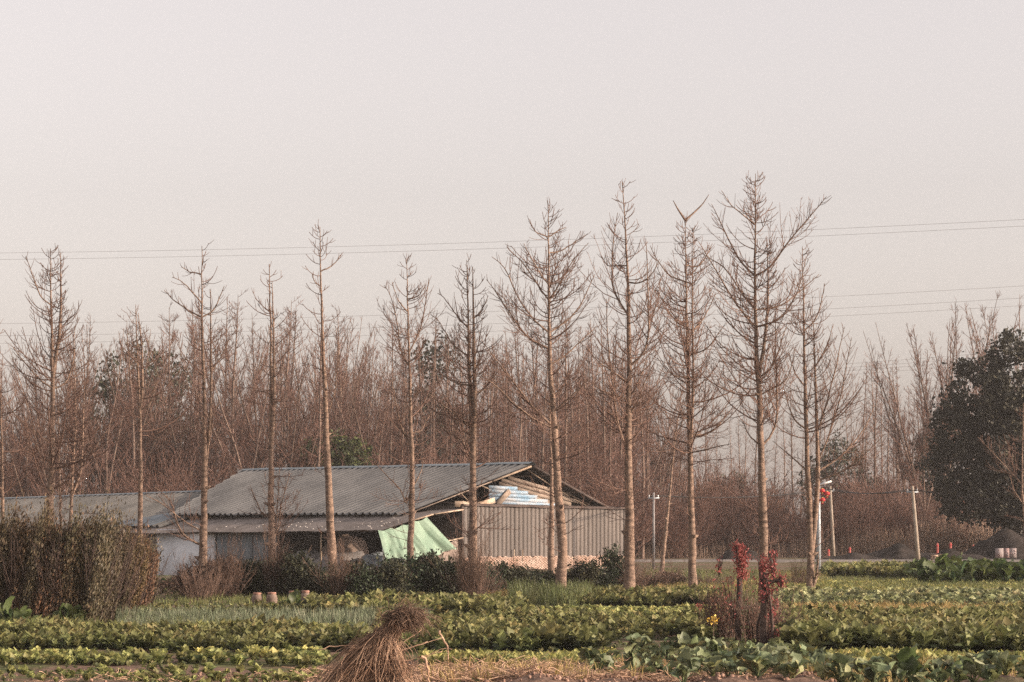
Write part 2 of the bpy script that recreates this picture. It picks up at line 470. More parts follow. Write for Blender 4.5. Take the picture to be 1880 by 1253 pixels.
def taper(n, P, r0, r1):
    t = np.linspace(0, 1, P)[None]
    return np.asarray(r0)[:, None] * (1 - t) + np.asarray(r1)[:, None] * t


def crown(rng, A, prim, pr0, l2=0.42, l3=0.30, l2len=0.42, up2=0.18, rt=0.007, third=True, spread=0.8, third_min=0.45, f0=0.12):
    """second and third order twigs on the primary branches"""
    ii, f, S, T, L = pick(rng, prim, l2, f0, 0.98)
    Ln = np.clip(L * l2len * (1.05 - f) * (0.5 + 0.9 * rng.rand(len(ii))), 0.18, 2.6) + 0.1
    D = T * 0.75 + perp(rng, T) * spread + np.array([0, 0, 0.25])
    sec = grow(rng, S, D, Ln, 5, up2, 0.07)
    r2 = np.maximum(rt * 1.15, np.minimum(pr0[ii] * (1 - 0.75 * f) * 0.55, 0.007 + Ln * 0.0055))
    A.tubes(sec, taper(len(sec), 5, r2, np.full(len(sec), rt * 0.7)), 3)
    if third:
        m = Ln > third_min
        if m.any():
            i3, f3, S3, T3, L3 = pick(rng, sec[m], l3, 0.15, 0.98)
            L3n = np.clip(L3 * 0.42 * (1.1 - f3), 0.10, 0.7) * (0.6 + 0.8 * rng.rand(len(i3))) + 0.05
            D3 = T3 * 0.7 + perp(rng, T3) * 0.8 + np.array([0, 0, 0.3])
            ter = grow(rng, S3, D3, L3n, 3, 0.2, 0.08)
            A.tubes(ter, taper(len(ter), 3, np.full(len(ter), rt * 0.85), np.full(len(ter), rt * 0.6)), 3)


def front_tree(spec):
    seed = spec['seed']; rng = rs(seed)
    d = spec['d']
    bx = (spec['trunk'][0][0] - CX) * d / F
    base = np.array([bx, d, float(gz(bx, d))])
    root = link('bare_tree', None, loc=base)
    root.empty_display_size = 0.3
    tag(root, spec['label'], 'tree', 'row of bare trees along the plots')
    tp = [W(p[0], p[1], d) for p in spec['trunk']]
    tp[0] = base - np.array([0, 0, 0.1])
    lean = rng.randn() * 0.3
    H = tp[-1][2]
    for p in tp: p[1] += lean * (p[2] / H) ** 2
    tr = resample(tp, 26)
    tr[1:-1, :2] += rng.randn(24, 2) * 0.012
    r0 = spec['w'] / 2 * d / F
    t = np.linspace(0, 1, 26)
    rad = r0 * (0.55 * (1 - t) ** 1.5 + 0.38 * (1 - t) ** 0.85) + 0.011
    rad[0] *= 1.25; rad[1] *= 1.06
    rad *= 1 + 0.05 * rng.randn(26)
    A = Acc(); A.tubes(tr[None], rad[None], 8)
    # knots and old branch collars on the lower bole
    kn = rng.randint(3, 7)
    for _ in range(kn):
        i = rng.randint(3, 16); az = rng.rand() * 6.28; dv = np.array([math.cos(az), math.sin(az), 0.35])
        s = tr[i] + dv * rad[i] * 0.3
        pth = np.stack([s + dv * k for k in np.linspace(0, rad[i] * 1.15 + 0.05 + 0.08 * rng.rand(), 4)])
        A.tubes(pth[None], np.array([[rad[i] * 0.75, rad[i] * 0.6, rad[i] * 0.4, 0.012]]), 6, cap=True)
    # parallel leaders belong to the trunk
    leaders = [tr]; lrad = [rad]
    for ld in spec.get('leaders', []):
        off = rng.uniform(-0.25, 0.25)
        q = [W(p[0], p[1], d) for p in ld[1]]
        k0 = int(np.argmin(np.abs(tr[:, 2] - q[0][2])))
        q[0] = tr[k0].copy()
        for j, p in enumerate(q[1:]): p[1] += off * min(1, (j + 1) / 2) + lean * (p[2] / H) ** 2
        q = resample(q, 26)
        rr = max(0.025, ld[0] / 2 * d / F) * 0.85 * (1 - t) ** 0.9 + 0.012
        A.tubes(q[None], rr[None], 6)
        leaders.append(q); lrad.append(rr)
    me = A.mesh('trunk', M['bark'], True, base); link('trunk', me, root)
    # explicit limbs read off the picture
    C = Acc()
    limbs, lr = [], []
    for lb in spec.get('limbs', []):
        q = [W(p[0], p[1], d) for p in lb[1]]
        # start on the nearest leader
        best = min(((np.linalg.norm((l - q[0])[:, [0, 2]], axis=1).min(), i) for i, l in enumerate(leaders)))[1]
        l = leaders[best]; k0 = int(np.argmin(np.linalg.norm((l - q[0])[:, [0, 2]], axis=1)))
        q[0] = l[k0].copy()
        sgn = rng.choice([-1, 1]) * rng.uniform(0.15, 0.55)
        for p in q[1:]: p[1] = q[0][1] + sgn * np.linalg.norm((p - q[0])[[0]])
        q = resample(q, 12)
        q[2:] += np.cumsum(rng.randn(10, 3) * 0.011, axis=0)
        rr = max(0.02, lb[0] / 2 * d / F) * 0.46 * (1 - np.linspace(0, 1, 12)) ** 0.8 + 0.0105
        B = Acc(); B.tubes(q[None], rr[None], 5)
        link('limb', B.mesh('limb', M['bark'], True, base), root)
        limbs.append(q); lr.append(rr[0])
    # generated primaries along every leader
    c0, c1 = spec.get('crown', (0.35, 1.0))
    lmax = spec.get('reach', 2.6); shape = spec.get('shape', 0.9)
    for li, l in enumerate(leaders):
        zmin, zmax = l[0, 2], l[-1, 2]
        lo = max(c0 * H, zmin + 0.5)
        if zmax - lo < 0.5: continue
        n = int((zmax - lo) * spec.get('dens', 5.0) * 1.7 * (1 if li == 0 else 0.7))
        u = rng.rand(n) ** 0.9
        z = lo + (zmax * 0.995 - lo) * u
        S = np.stack([np.interp(z, l[:, 2], l[:, k]) for k in range(3)], -1)
        az = rng.rand(n) * 2 * math.pi
        el = np.radians(rng.uniform(-5, 32, n))
        D = np.stack([np.cos(az) * np.cos(el), np.sin(az) * np.cos(el), np.sin(el)], -1)
        g = (H - z) / (H - c0 * H + 0.01)
        Ln = lmax * (np.clip(g, 0, 1) ** shape) * rng.choice([0.25, 0.45, 0.7, 1.0], n, p=spec.get('mixp', [0.22, 0.28, 0.28, 0.22])) * (0.8 + 0.4 * rng.rand(n)) * 1.5 + 0.34
        Ln *= (1 if li == 0 else 0.6)
        P1 = grow(rng, S, D, Ln, 8, spec.get('up', 0.19), 0.045)
        r1 = np.clip(0.008 + Ln * 0.0072, 0.012, 0.032)
        C.tubes(P1, taper(n, 8, r1, np.full(n, 0.010)), 4)
        crown(rng, C, P1, r1, l2=0.36 / spec.get('twig', 1.0), l3=0.34, l2len=0.5, rt=0.0098, third=True, third_min=0.75, up2=0.22, spread=0.95)
    # sparse dead twigs on the bole below the crown
    n = spec.get('low', 6)
    z = rng.uniform(0.12, c0, n) * H
    S = np.stack([np.interp(z, tr[:, 2], tr[:, k]) for k in range(3)], -1)
    az = rng.rand(n) * 6.28; D = np.stack([np.cos(az), np.sin(az), rng.uniform(-0.1, 0.5, n)], -1)
    Ln = rng.uniform(0.5, spec.get('lowlen', 2.0), n)
    P1 = grow(rng, S, D, Ln, 8, 0.05, 0.13); r1 = 0.007 + Ln * 0.006
    C.tubes(P1, taper(n, 8, r1, np.full(n, 0.006)), 4)
    crown(rng, C, P1, r1, l2=0.28, l3=0.3, rt=0.010)
    if limbs:
        LB = np.stack(limbs); crown(rng, C, LB, np.array(lr), l2=0.17, l3=0.30, l2len=0.52, rt=0.0095, spread=0.9, third_min=0.75, up2=0.22)
    link('crown', C.mesh('crown', M['twig'], False, base), root)
    return root


TREES = [
 dict(d=112, w=9, trunk=[(6, 1090), (5, 900), (4, 750), (1, 595)], crown=(0.35, 1), reach=1.6, dens=4, label='slender bare tree behind the hedge, at its end away from the barn'),
 dict(d=108, w=21, trunk=[(90, 1095), (91, 950), (94, 820), (95, 700), (90, 600), (86, 455)],
      leaders=[(9, [(96, 690), (104, 620), (106, 560), (103, 458)])],
      limbs=[(6, [(93, 722), (70, 695), (48, 665), (30, 640)]), (6, [(94, 810), (60, 790), (30, 765), (12, 730)]), (6, [(95, 720), (118, 708), (132, 670), (138, 600)]),
             (5, [(92, 860), (130, 845), (165, 830), (200, 780)]), (4, [(90, 560), (70, 545), (55, 500), (46, 470)])],
      crown=(0.28, 1), reach=2.6, dens=6.5, twig=1.3, label='stout twin-topped bare tree rising behind the hedge'),
 dict(d=116, w=9, trunk=[(127, 1085), (129, 950), (133, 860), (137, 780), (134, 640)], leaders=[(6, [(133, 905), (148, 865), (150, 810), (152, 700)])],
      crown=(0.4, 1), reach=1.6, dens=5, label='small forked bare tree next to the stout one behind the hedge'),
 dict(d=114, w=8, trunk=[(111, 1090), (112, 960), (110, 850), (109, 740)], crown=(0.5, 1), reach=1.2, dens=4, label='thin dark stem between the two bare trees behind the hedge'),
 dict(d=110, w=13, trunk=[(254, 1090), (257, 980), (259, 860), (257, 760), (253, 660), (250, 560)],
      leaders=[(7, [(258, 765), (262, 720), (261, 640), (254, 575)])],
      limbs=[(4, [(258, 890), (235, 870), (215, 845)]), (4, [(257, 765), (275, 745), (290, 700)]), (4, [(254, 670), (238, 650), (220, 625)])],
      crown=(0.55, 1), reach=1.6, dens=4, low=4, label='pale slim bare tree at the barn end of the hedge'),
 dict(d=106, w=18, trunk=[(372, 1100), (373, 1000), (374, 900), (377, 840), (374, 700), (371, 600), (371, 452)],
      leaders=[(9, [(376, 860), (386, 760), (387, 700), (386, 620), (386, 530)])],
      limbs=[(9, [(370, 1008), (355, 995), (335, 985), (322, 950), (318, 915), (285, 895)]), (5, [(372, 585), (345, 570), (320, 550), (300, 530)]), (5, [(372, 585), (390, 572), (402, 540), (408, 525)]),
             (4, [(371, 505), (350, 500), (330, 490)]), (5, [(386, 675), (405, 655), (420, 620), (430, 605)]), (4, [(371, 545), (350, 535), (332, 515), (318, 512)]), (5, [(376, 860), (400, 740), (414, 735)]),
             (5, [(372, 980), (350, 965), (330, 955), (305, 930), (270, 912)])],
      crown=(0.5, 1), reach=1.5, dens=2.6, low=7, label='bare tree with a low forked limb in front of the white wall'),
 dict(d=108, w=17, trunk=[(500, 1095), (499, 1000), (498, 900), (497, 750), (496, 600), (492, 482)],
      leaders=[(10, [(500, 830), (503, 740), (502, 620), (498, 515)])],
      limbs=[(5, [(498, 960), (480, 945), (465, 915), (455, 890)]), (5, [(500, 1010), (512, 960), (520, 910), (530, 870)]), (5, [(500, 1000), (508, 950), (510, 890), (512, 850)]), (4, [(498, 945), (480, 940), (465, 925)])],
      crown=(0.62, 1), reach=1.0, dens=3, low=26, lowlen=1.5, label='straight twin-stemmed bare tree with many low shoots before the barn roof'),
 dict(d=110, w=20, trunk=[(613, 1095), (610, 1010), (605, 940), (600, 800), (593, 640), (588, 500), (587, 416)],
      limbs=[(4, [(588, 492), (605, 488), (615, 478), (622, 465)]), (3, [(589, 530), (578, 520), (572, 500)]), (3, [(600, 770), (615, 720), (622, 660), (616, 600)])],
      crown=(0.62, 1), reach=0.9, dens=4, low=8, lowlen=1.2, label='tall clean-boled bare tree before the barn roof, left of the green tarp'),
 dict(d=118, w=15, trunk=[(752, 1085), (754, 1000), (757, 880), (754, 780), (752, 680), (749, 580), (747, 477)],
      limbs=[(6, [(754, 815), (738, 790), (728, 750), (718, 700)]), (5, [(757, 805), (775, 790), (790, 755)]), (5, [(752, 680), (735, 650), (730, 600), (718, 540), (705, 525)]), (4, [(750, 570), (732, 550), (722, 520)]),
             (5, [(751, 640), (775, 600), (783, 550), (790, 512)]), (4, [(750, 560), (768, 545), (782, 520)]), (6, [(755, 895), (745, 935), (742, 900), (718, 880), (690, 850)]), (4, [(758, 885), (774, 870), (779, 840)])],
      crown=(0.35, 1), reach=1.7, dens=5, low=8, label='bare tree standing before the green tarp'),
 dict(d=105, w=20, trunk=[(867, 1100), (868, 1010), (869, 900), (867, 800), (862, 700), (860, 600), (857, 478)],
      leaders=[(12, [(870, 820), (872, 720), (870, 620), (868, 492)])],
      limbs=[(7, [(866, 780), (840, 768), (815, 750), (790, 728)]), (6, [(864, 715), (840, 705), (815, 690), (790, 672)]), (5, [(862, 660), (835, 640), (812, 600), (798, 580)]), (4, [(858, 600), (838, 580), (815, 540), (805, 538)]),
             (4, [(870, 590), (885, 570), (895, 545)]), (5, [(868, 815), (845, 808), (815, 790), (782, 770)]), (4, [(872, 725), (900, 715), (925, 690)])],
      crown=(0.38, 1), reach=2.2, dens=5, low=22, lowlen=1.8, label='dark twin-topped bare tree at the corner of the corrugated wall'),
 dict(d=104, w=22, trunk=[(1028, 1092), (1034, 1015), (1030, 960), (1024, 880), (1017, 780), (1011, 690), (1008, 580), (1006, 376)],
      limbs=[(9, [(1016, 775), (990, 760), (965, 735), (935, 690), (905, 655), (885, 625)]), (8, [(1020, 790), (985, 775), (950, 750), (905, 705), (880, 690)]), (6, [(1009, 650), (970, 625), (945, 590), (920, 550), (895, 515)]), (6, [(1008, 615), (980, 590), (950, 545), (930, 490), (905, 475)]),
             (6, [(1010, 612), (1040, 590), (1065, 560), (1090, 500)]), (5, [(1008, 550), (985, 520), (960, 480), (930, 450)]), (5, [(1007, 515), (985, 495), (965, 450)]), (5, [(1008, 550), (1030, 520), (1050, 480), (1085, 440)]),
             (4, [(1007, 473), (1030, 462), (1060, 440), (1075, 428)]), (4, [(1007, 435), (985, 430), (972, 415)]), (6, [(1012, 680), (1045, 650), (1080, 615), (1095, 600)]), (6, [(1014, 745), (1045, 730), (1070, 705), (1085, 690)]), (4, [(1007, 430), (1025, 425), (1042, 416)])],
      crown=(0.33, 1), reach=3.0, dens=6, twig=1.3, low=12, mixp=[.3, .3, .2, .2], label='broad cone-shaped bare tree in front of the corrugated gable wall'),
 dict(d=135, w=14, trunk=[(1012, 1072), (1012, 980), (1013, 880), (1010, 780), (1008, 690)], crown=(0.6, 1), reach=1.0, dens=3, low=5, label='pale thin trunk beside the broad bare tree, close to the gable wall'),
 dict(d=105, w=23, trunk=[(1157, 1092), (1155, 1000), (1156, 920), (1154, 850), (1153, 780), (1156, 690), (1155, 600), (1153, 500), (1148, 400), (1143, 332)],
      limbs=[(9, [(1152, 828), (1140, 815), (1132, 770), (1126, 700), (1118, 620), (1117, 550)]), (7, [(1155, 565), (1140, 555), (1126, 540), (1124, 500), (1130, 420), (1137, 390)]), (8, [(1156, 680), (1175, 665), (1195, 630), (1190, 580), (1187, 440)]),
             (6, [(1155, 720), (1175, 700), (1190, 655)]), (5, [(1154, 525), (1175, 522), (1195, 510), (1210, 480)]), (5, [(1152, 770), (1170, 740), (1185, 690), (1200, 660)]), (4, [(1125, 500), (1115, 490), (1105, 470)]),
             (5, [(1130, 740), (1110, 720), (1085, 700)]), (5, [(1125, 690), (1100, 670), (1075, 640)])],
      crown=(0.35, 1), reach=1.5, dens=6, low=8, up=0.18, label='tall bare tree with knobbly bole at the end of the gable wall'),
 dict(d=112, w=17, trunk=[(1272, 1076), (1270, 980), (1267, 860), (1265, 760), (1262, 650), (1259, 520), (1258, 405)],
      leaders=[(4, [(1258, 410), (1245, 385), (1236, 368)]), (4, [(1258, 410), (1275, 390), (1290, 375), (1302, 357)]), (6, [(1268, 840), (1273, 700), (1270, 560), (1272, 420)])],
      limbs=[(7, [(1267, 805), (1290, 800), (1320, 785), (1345, 755)]), (5, [(1262, 610), (1240, 590), (1220, 560), (1205, 530)]), (5, [(1262, 610), (1285, 595), (1305, 560), (1312, 540)]), (5, [(1260, 530), (1235, 510), (1210, 480), (1195, 450)]),
             (5, [(1265, 700), (1230, 690), (1205, 660)]), (5, [(1268, 835), (1300, 825), (1340, 815)]), (5, [(1260, 500), (1285, 490), (1310, 440)]), (5, [(1263, 660), (1300, 640), (1325, 600)])],
      crown=(0.38, 1), reach=2.6, dens=7.5, twig=1.3, low=9, label='bare tree with a forked antler top beyond the gable wall'),
 dict(d=150, w=9, trunk=[(1213, 1061), (1222, 980), (1232, 880), (1240, 800), (1252, 720)], crown=(0.6, 1), reach=1.0, dens=3, low=3, label='thin leaning bare trunk beyond the end of the barn'),
 dict(d=108, w=20, trunk=[(1404, 1085), (1402, 1000), (1399, 900), (1397, 800), (1394, 720), (1389, 640), (1386, 560), (1387, 450), (1388, 318)],
      leaders=[(8, [(1396, 690), (1402, 640), (1408, 580), (1410, 520), (1408, 450)])],
      limbs=[(8, [(1398, 815), (1418, 808), (1430, 780), (1427, 720), (1423, 640), (1422, 560)]), (7, [(1388, 513), (1410, 500), (1440, 455), (1475, 415), (1510, 372)]), (7, [(1388, 512), (1360, 480), (1335, 430), (1308, 372)]), (7, [(1387, 600), (1355, 570), (1320, 510), (1282, 448)]),
             (6, [(1387, 560), (1360, 535), (1330, 490), (1285, 460)]), (6, [(1395, 700), (1415, 680), (1430, 640), (1445, 590)]), (6, [(1388, 605), (1430, 590), (1460, 540), (1470, 480)]), (5, [(1388, 640), (1355, 610), (1330, 570)]),
             (5, [(1397, 820), (1375, 800), (1360, 770)]), (5, [(1425, 715), (1445, 700), (1455, 640)]), (6, [(1388, 580), (1440, 560), (1490, 520), (1510, 500)]), (4, [(1387, 410), (1365, 395), (1345, 380), (1325, 350)])],
      crown=(0.38, 1), reach=1.9, dens=9, twig=1.3, low=10, label='tallest wide-armed bare tree behind the red-leaved shrub'),
 dict(d=114, w=16, trunk=[(1488, 1076), (1489, 990), (1484, 900), (1480, 800), (1477, 700), (1474, 600), (1471, 455)],
      leaders=[(13, [(1489, 1020), (1497, 950), (1502, 880), (1500, 800), (1496, 690), (1492, 590)])],
      limbs=[(7, [(1503, 870), (1530, 850), (1565, 820), (1595, 785), (1612, 740)]), (6, [(1502, 840), (1525, 800), (1550, 720), (1568, 620)]), (6, [(1500, 790), (1520, 730), (1535, 660), (1550, 600)]), (6, [(1480, 800), (1460, 775), (1445, 740), (1440, 720)]),
             (5, [(1477, 715), (1460, 690), (1445, 650)]), (5, [(1475, 620), (1495, 590), (1510, 550), (1515, 520)]), (5, [(1497, 670), (1515, 640), (1530, 600)]), (5, [(1482, 860), (1455, 840), (1420, 810)]), (5, [(1500, 880), (1540, 870), (1580, 840), (1620, 800)])],
      crown=(0.42, 1), reach=1.8, dens=5, low=5, label='twin-trunked bare tree beside the lamp post'),
 dict(d=114, w=9, trunk=[(1489, 1076), (1499, 1050), (1500, 1012)], crown=(0.9, 1), reach=0.2, dens=1, low=1, lowlen=0.6, label='short dead stub at the foot of the twin-trunked tree'),
 dict(d=170, w=9, trunk=[(1884, 1050), (1882, 960), (1876, 900), (1877, 840), (1879, 740)], limbs=[(6, [(1876, 895), (1855, 865), (1830, 835), (1800, 800)]), (4, [(1876, 925), (1860, 900), (1852, 870)])],
      crown=(0.55, 1), reach=1.2, dens=3, low=3, label='thin pale bare tree in front of the big evergreen'),
]
for i, s in enumerate(TREES):
    s['seed'] = 100 + i
    front_tree(s)

# ------------------------------------------------------------------ woodland prototypes
def proto_spread(seed, H, name='woodland_tree', leaders=5, fine=1.0):
    rng = rs(seed)
    root = link(name, None)
    A = Acc(); C = Acc()
    fork = H * rng.uniform(0.12, 0.3)
    tr = grow(rng, np.zeros((1, 3)), np.array([[rng.randn() * 0.05, rng.randn() * 0.05, 1]]), [fork], 6, 0.05, 0.03)
    A.tubes(tr, np.linspace(0.19, 0.15, 6)[None], 6)
    n = leaders
    az = np.arange(n) * 2 * math.pi / n + rng.rand(n)
    D = np.stack([np.cos(az) * 0.30, np.sin(az) * 0.30, np.ones(n)], -1) * (0.8 + 0.4 * rng.rand(n, 1))
    Ld = (H - fork) * rng.uniform(0.75, 1.02, n)
    ld = grow(rng, np.repeat(tr[:, -1], n, 0), D, Ld, 12, 0.03, 0.045)
    A.tubes(ld, taper(n, 12, np.full(n, 0.11), np.full(n, 0.014)), 5)
    ii, f, S, T, L = pick(rng, ld, 0.42, 0.12, 0.98)
    Ln = 3.6 * (1.08 - f) ** 0.8 * (0.4 + 0.8 * rng.rand(len(ii)))
    P1 = grow(rng, S, T * 0.8 + perp(rng, T) * 0.55, Ln, 6, 0.12, 0.07)
    r1 = 0.012 + Ln * 0.008
    C.tubes(P1, taper(len(P1), 6, r1, np.full(len(P1), 0.010)), 3)
    crown(rng, C, P1, r1, l2=0.38 / fine, l3=0.42, rt=0.0125, third=True, third_min=0.8)
    link('trunk', A.mesh('trunk', M['bark_far'], True), root)
    link('crown', C.mesh('crown', M['twig_far']), root)
    return root


def proto_pole(seed, H, name='woodland_tree', reach=1.7):
    rng = rs(seed)
    root = link(name, None)
    A = Acc(); C = Acc()
    tr = grow(rng, np.zeros((1, 3)), np.array([[rng.randn() * 0.03, rng.randn() * 0.03, 1]]), [H], 16, 0.05, 0.02)
    A.tubes(tr, (0.15 * (1 - np.linspace(0, 1, 16)) ** 0.8 + 0.012)[None], 6)
    n = int(H * 6)
    ii = np.zeros(n, int); f = 0.25 + 0.74 * rng.rand(n)
    S = np.stack([np.interp(f, np.linspace(0, 1, 16), tr[0, :, k]) for k in range(3)], -1)
    az = rng.rand(n) * 6.28; el = np.radians(rng.uniform(15, 50, n))
    D = np.stack([np.cos(az) * np.cos(el), np.sin(az) * np.cos(el), np.sin(el)], -1)
    Ln = reach * (1.05 - f) ** 0.6 * (0.4 + 0.8 * rng.rand(n)) + 0.25
    P1 = grow(rng, S, D, Ln, 5, 0.14, 0.05); r1 = 0.011 + Ln * 0.006
    C.tubes(P1, taper(n, 5, r1, np.full(n, 0.01)), 3)
    crown(rng, C, P1, r1, l2=0.34, l3=0.4, rt=0.0125, third=True, third_min=0.8)
    link('trunk', A.mesh('trunk', M['bark_far'], True), root)
    link('crown', C.mesh('crown', M['twig_far']), root)
    return root


def proto_brush(seed, H, mat='twig_far', n=46, name='brush_thicket', rt=0.0095, spread=0.5, radius=0.8, l2=0.26):
    rng = rs(seed)
    root = link(name, None)
    C = Acc()
    a = rng.rand(n) * 6.28; r = radius * np.sqrt(rng.rand(n))
    S = np.stack([r * np.cos(a), r * np.sin(a), np.full(n, -0.05)], -1)
    D = np.stack([np.cos(a) * spread * r / radius, np.sin(a) * spread * r / radius, np.ones(n)], -1) + rng.randn(n, 3) * 0.15
    Ln = H * rng.uniform(0.45, 1.05, n)
    P1 = grow(rng, S, D, Ln, 7, 0.0, 0.09); r1 = rt + H * 0.0022 * rng.uniform(0.6, 1.4, n)
    A = Acc(); A.tubes(P1, taper(n, 7, r1, np.full(n, rt)), 3)
    crown(rng, C, P1, r1, l2=l2, l3=0.4, rt=rt, third=True, l2len=0.35, third_min=0.7)
    link('stems', A.mesh('stems', M[mat]), root, kind='stuff')
    link('twigs', C.mesh('twigs', M[mat]), root, kind='stuff')
    return root


ZONE = {
 'wood': ('in the bare wood behind the barn', 'bare trees of the wood behind the barn'),
 'right': ('in the hazy belt beyond the lane', 'bare trees in the hazy belt beyond the lane'),
 'back': ('standing above the big evergreen tree', 'bare trees above the big evergreen'),
}
sp = [(proto_spread(11, 19.0, leaders=5), 19.0, 'many-stemmed bare tree with a wide fan of twigs '),
      (proto_spread(12, 17.5, leaders=4), 17.5, 'four-limbed bare tree with a dense twiggy head '),
      (proto_spread(13, 20.0, leaders=6), 20.0, 'bushy bare tree with steep crowded limbs '),
      (proto_spread(14, 18.0, leaders=3), 18.0, 'three-limbed bare tree with an open head ')]
pl = [(proto_pole(21, 18.0), 18.0, 'straight pole-like bare tree with short side twigs '),
      (proto_pole(22, 16.5, reach=2.2), 16.5, 'straight bare tree with a narrow cone of twigs '),
      (proto_pole(23, 19.0, reach=1.3), 19.0, 'needle-thin bare tree with a narrow top ')]
br = [proto_brush(31, 5.0), proto_brush(32, 4.2, radius=1.1), proto_brush(33, 5.5, spread=0.35)]
used = set()


def put(proto, loc, rz, sc, label, cat, group):
    """first use takes the prototype itself, later uses copy it"""
    if proto.name not in used:
        used.add(proto.name); o = proto
        o.location = [float(k) for k in loc]; o.rotation_euler = (0, 0, rz)
        o.scale = (sc, sc, sc) if np.isscalar(sc) else sc
    else:
        o = dup(proto, loc, rz, sc)
    return tag(o, label, cat, group)


def plant(kindlist, px, d, top_py, zone, rng, k=None):
    proto, H, lab = kindlist[rng.randint(len(kindlist)) if k is None else k]
    x = (px - CX) * d / F
    h = CH + (HY - top_py) * d / F
    s = h / H
    put(proto, (x, d, float(gz(x, d)) - 0.05), rng.rand() * 6.28, (s * 0.95, s * 0.95, s), lab + ZONE[zone][0], 'tree', ZONE[zone][1])


rng = rs(5)
# skyline of the wood, read off the photograph
SKX = [-60, 40, 120, 200, 300, 430, 560, 640, 700, 800, 900, 1000, 1080, 1160, 1240]
SKY_ = [640, 610, 575, 540, 560, 525, 545, 540, 585, 560, 590, 565, 560, 590, 640]
for row, (dd, n, lift) in enumerate(((236, 28, 10), (252, 32, 0), (272, 30, 10))):
    for i in range(n):
        px = -50 + 1010 * (i + 0.5 + rng.uniform(-0.42, 0.42)) / n
        top = np.interp(px, SKX, SKY_) + lift + rng.uniform(0, 55)
        kinds = sp if (px < 700 and rng.rand() < 0.78) else pl
        plant(kinds, px, dd + rng.uniform(-7, 7), top, 'wood', rng)
# straight poles between the broad tree and the gable end
for i in range(34):
    px = 880 + 320 * (i + rng.uniform(0.1, 0.9)) / 34
    top = np.interp(px, SKX, SKY_) + rng.uniform(0, 75)
    plant(pl, px, rng.uniform(230, 285), top, 'wood', rng)
for i in range(6):
    px = 1080 + 130 * rng.rand()
    plant(sp, px, rng.uniform(250, 290), 620 + 60 * rng.rand(), 'wood', rng)
for i in range(46):
    px = 560 + 700 * (i + rng.uniform(0.1, 0.9)) / 46
    plant(sp, px, rng.uniform(288, 335), np.interp(px, SKX, SKY_) + rng.uniform(30, 110), 'wood', rng)
# hazy belt to the right
for i in range(34):
    px = 1200 + 560 * (i + rng.uniform(0.1, 0.9)) / 34
    top = rng.uniform(690, 800) if px < 1560 else rng.uniform(650, 760)
    plant(pl, px, rng.uniform(420, 640), top, 'right', rng)
for px, top, d in ((1610, 655, 330), (1650, 660, 320), (1630, 700, 340), (1690, 640, 300), (1590, 720, 350), (1672, 710, 345)):
    plant(pl, px, d, top, 'right', rng)
for px, top, d, k in ((1735, 520, 270, 2), (1700, 565, 275, 0), (1775, 540, 285, 2), (1665, 590, 290, 3), (1860, 505, 280, 0), (1825, 560, 290, 3), (1885, 530, 275, 1)):
    plant(sp, px, d, top, 'back', rng, k)
# low round bushes far off and brush along the foot of the wood
for i in range(58):
    px = 1150 + 640 * (i + rng.uniform(0, 1)) / 58
    d = rng.uniform(243, 330)
    top = rng.uniform(840, 930) if px < 1600 else rng.uniform(850, 940)
    x = (px - CX) * d / F; h = CH + (HY - top) * d / F
    put(br[rng.randint(3)], (x, d, 0), rng.rand() * 6.28, h / 5.0 * np.array([1.15, 1.15, 1.0]), 'pinkish brown leafless thicket beyond the lane', 'thicket', 'leafless thickets beyond the lane')
for i in range(44):
    px = -40 + 1180 * (i + rng.uniform(0, 1)) / 44
    d = rng.uniform(222, 262)
    top = rng.uniform(790, 880)
    x = (px - CX) * d / F; h = CH + (HY - top) * d / F
    put(br[rng.randint(3)], (x, d, 0), rng.rand() * 6.28, h / 5.0 * np.array([1.2, 1.2, 1.0]), 'brown leafless thicket at the foot of the wood behind the barn', 'thicket', 'leafless thickets behind the barn')

# ------------------------------------------------------------------ leafy masses
def leaves(rng, A, C, size, upness=0.3, col=None, colvar=0.3, asp=0.5, hue=None, axis_dir=None, axis_w=0.0):
    """one bent rhombic leaf per centre"""
    n = len(C)
    ax = rng.randn(n, 3); ax[:, 2] += upness
    if axis_dir is not None: ax = ax * (1 - axis_w) + np.asarray(axis_dir) * axis_w * 1.8
    ax /= np.linalg.norm(ax, axis=1, keepdims=True)
    w = perp(rng, ax)
    nn = np.cross(ax, w)
    s = size * (0.6 + 0.8 * rng.rand(n))[:, None]
    b = C - ax * s * 0.5; t = C + ax * s * 0.5 - nn * s * 0.12
    l = C + w * s * asp * 0.5 + nn * s * 0.08; r = C - w * s * asp * 0.5 + nn * s * 0.08
    V = np.stack([b, r, t, l], 1).reshape(-1, 3)
    Q = np.arange(n * 4).reshape(n, 4)
    v = 1 + colvar * rng.randn(n, 1)
    c = np.clip(v, 0.35, 2.2) * np.ones((1, 3))
    if hue is not None:
        m = rng.rand(n)[:, None]
        c = c * (1 - m + m * np.asarray(hue)[None])
    A.add(V, quads=Q, col=np.repeat(c, 4, 0))


def clump_cloud(rng, lobes, nclump, per, spread, shell=0.55):
    out = []
    vol = np.array([l[3] * l[4] * l[5] for l in lobes]); vol = vol ** 0.67; vol /= vol.sum()
    for l, f in zip(lobes, vol):
        k = max(3, int(nclump * f))
        u = rng.randn(k, 3); u /= np.linalg.norm(u, axis=1, keepdims=True)
        rr = shell + (1 - shell) * rng.rand(k, 1) ** 0.6
        c = np.array(l[:3]) + u * rr * np.array(l[3:6])
        out.append((c[:, None, :] + rng.randn(k, per, 3) * spread * (0.6 + 0.8 * rng.rand(k, 1, 1))).reshape(-1, 3))
    return np.concatenate(out)


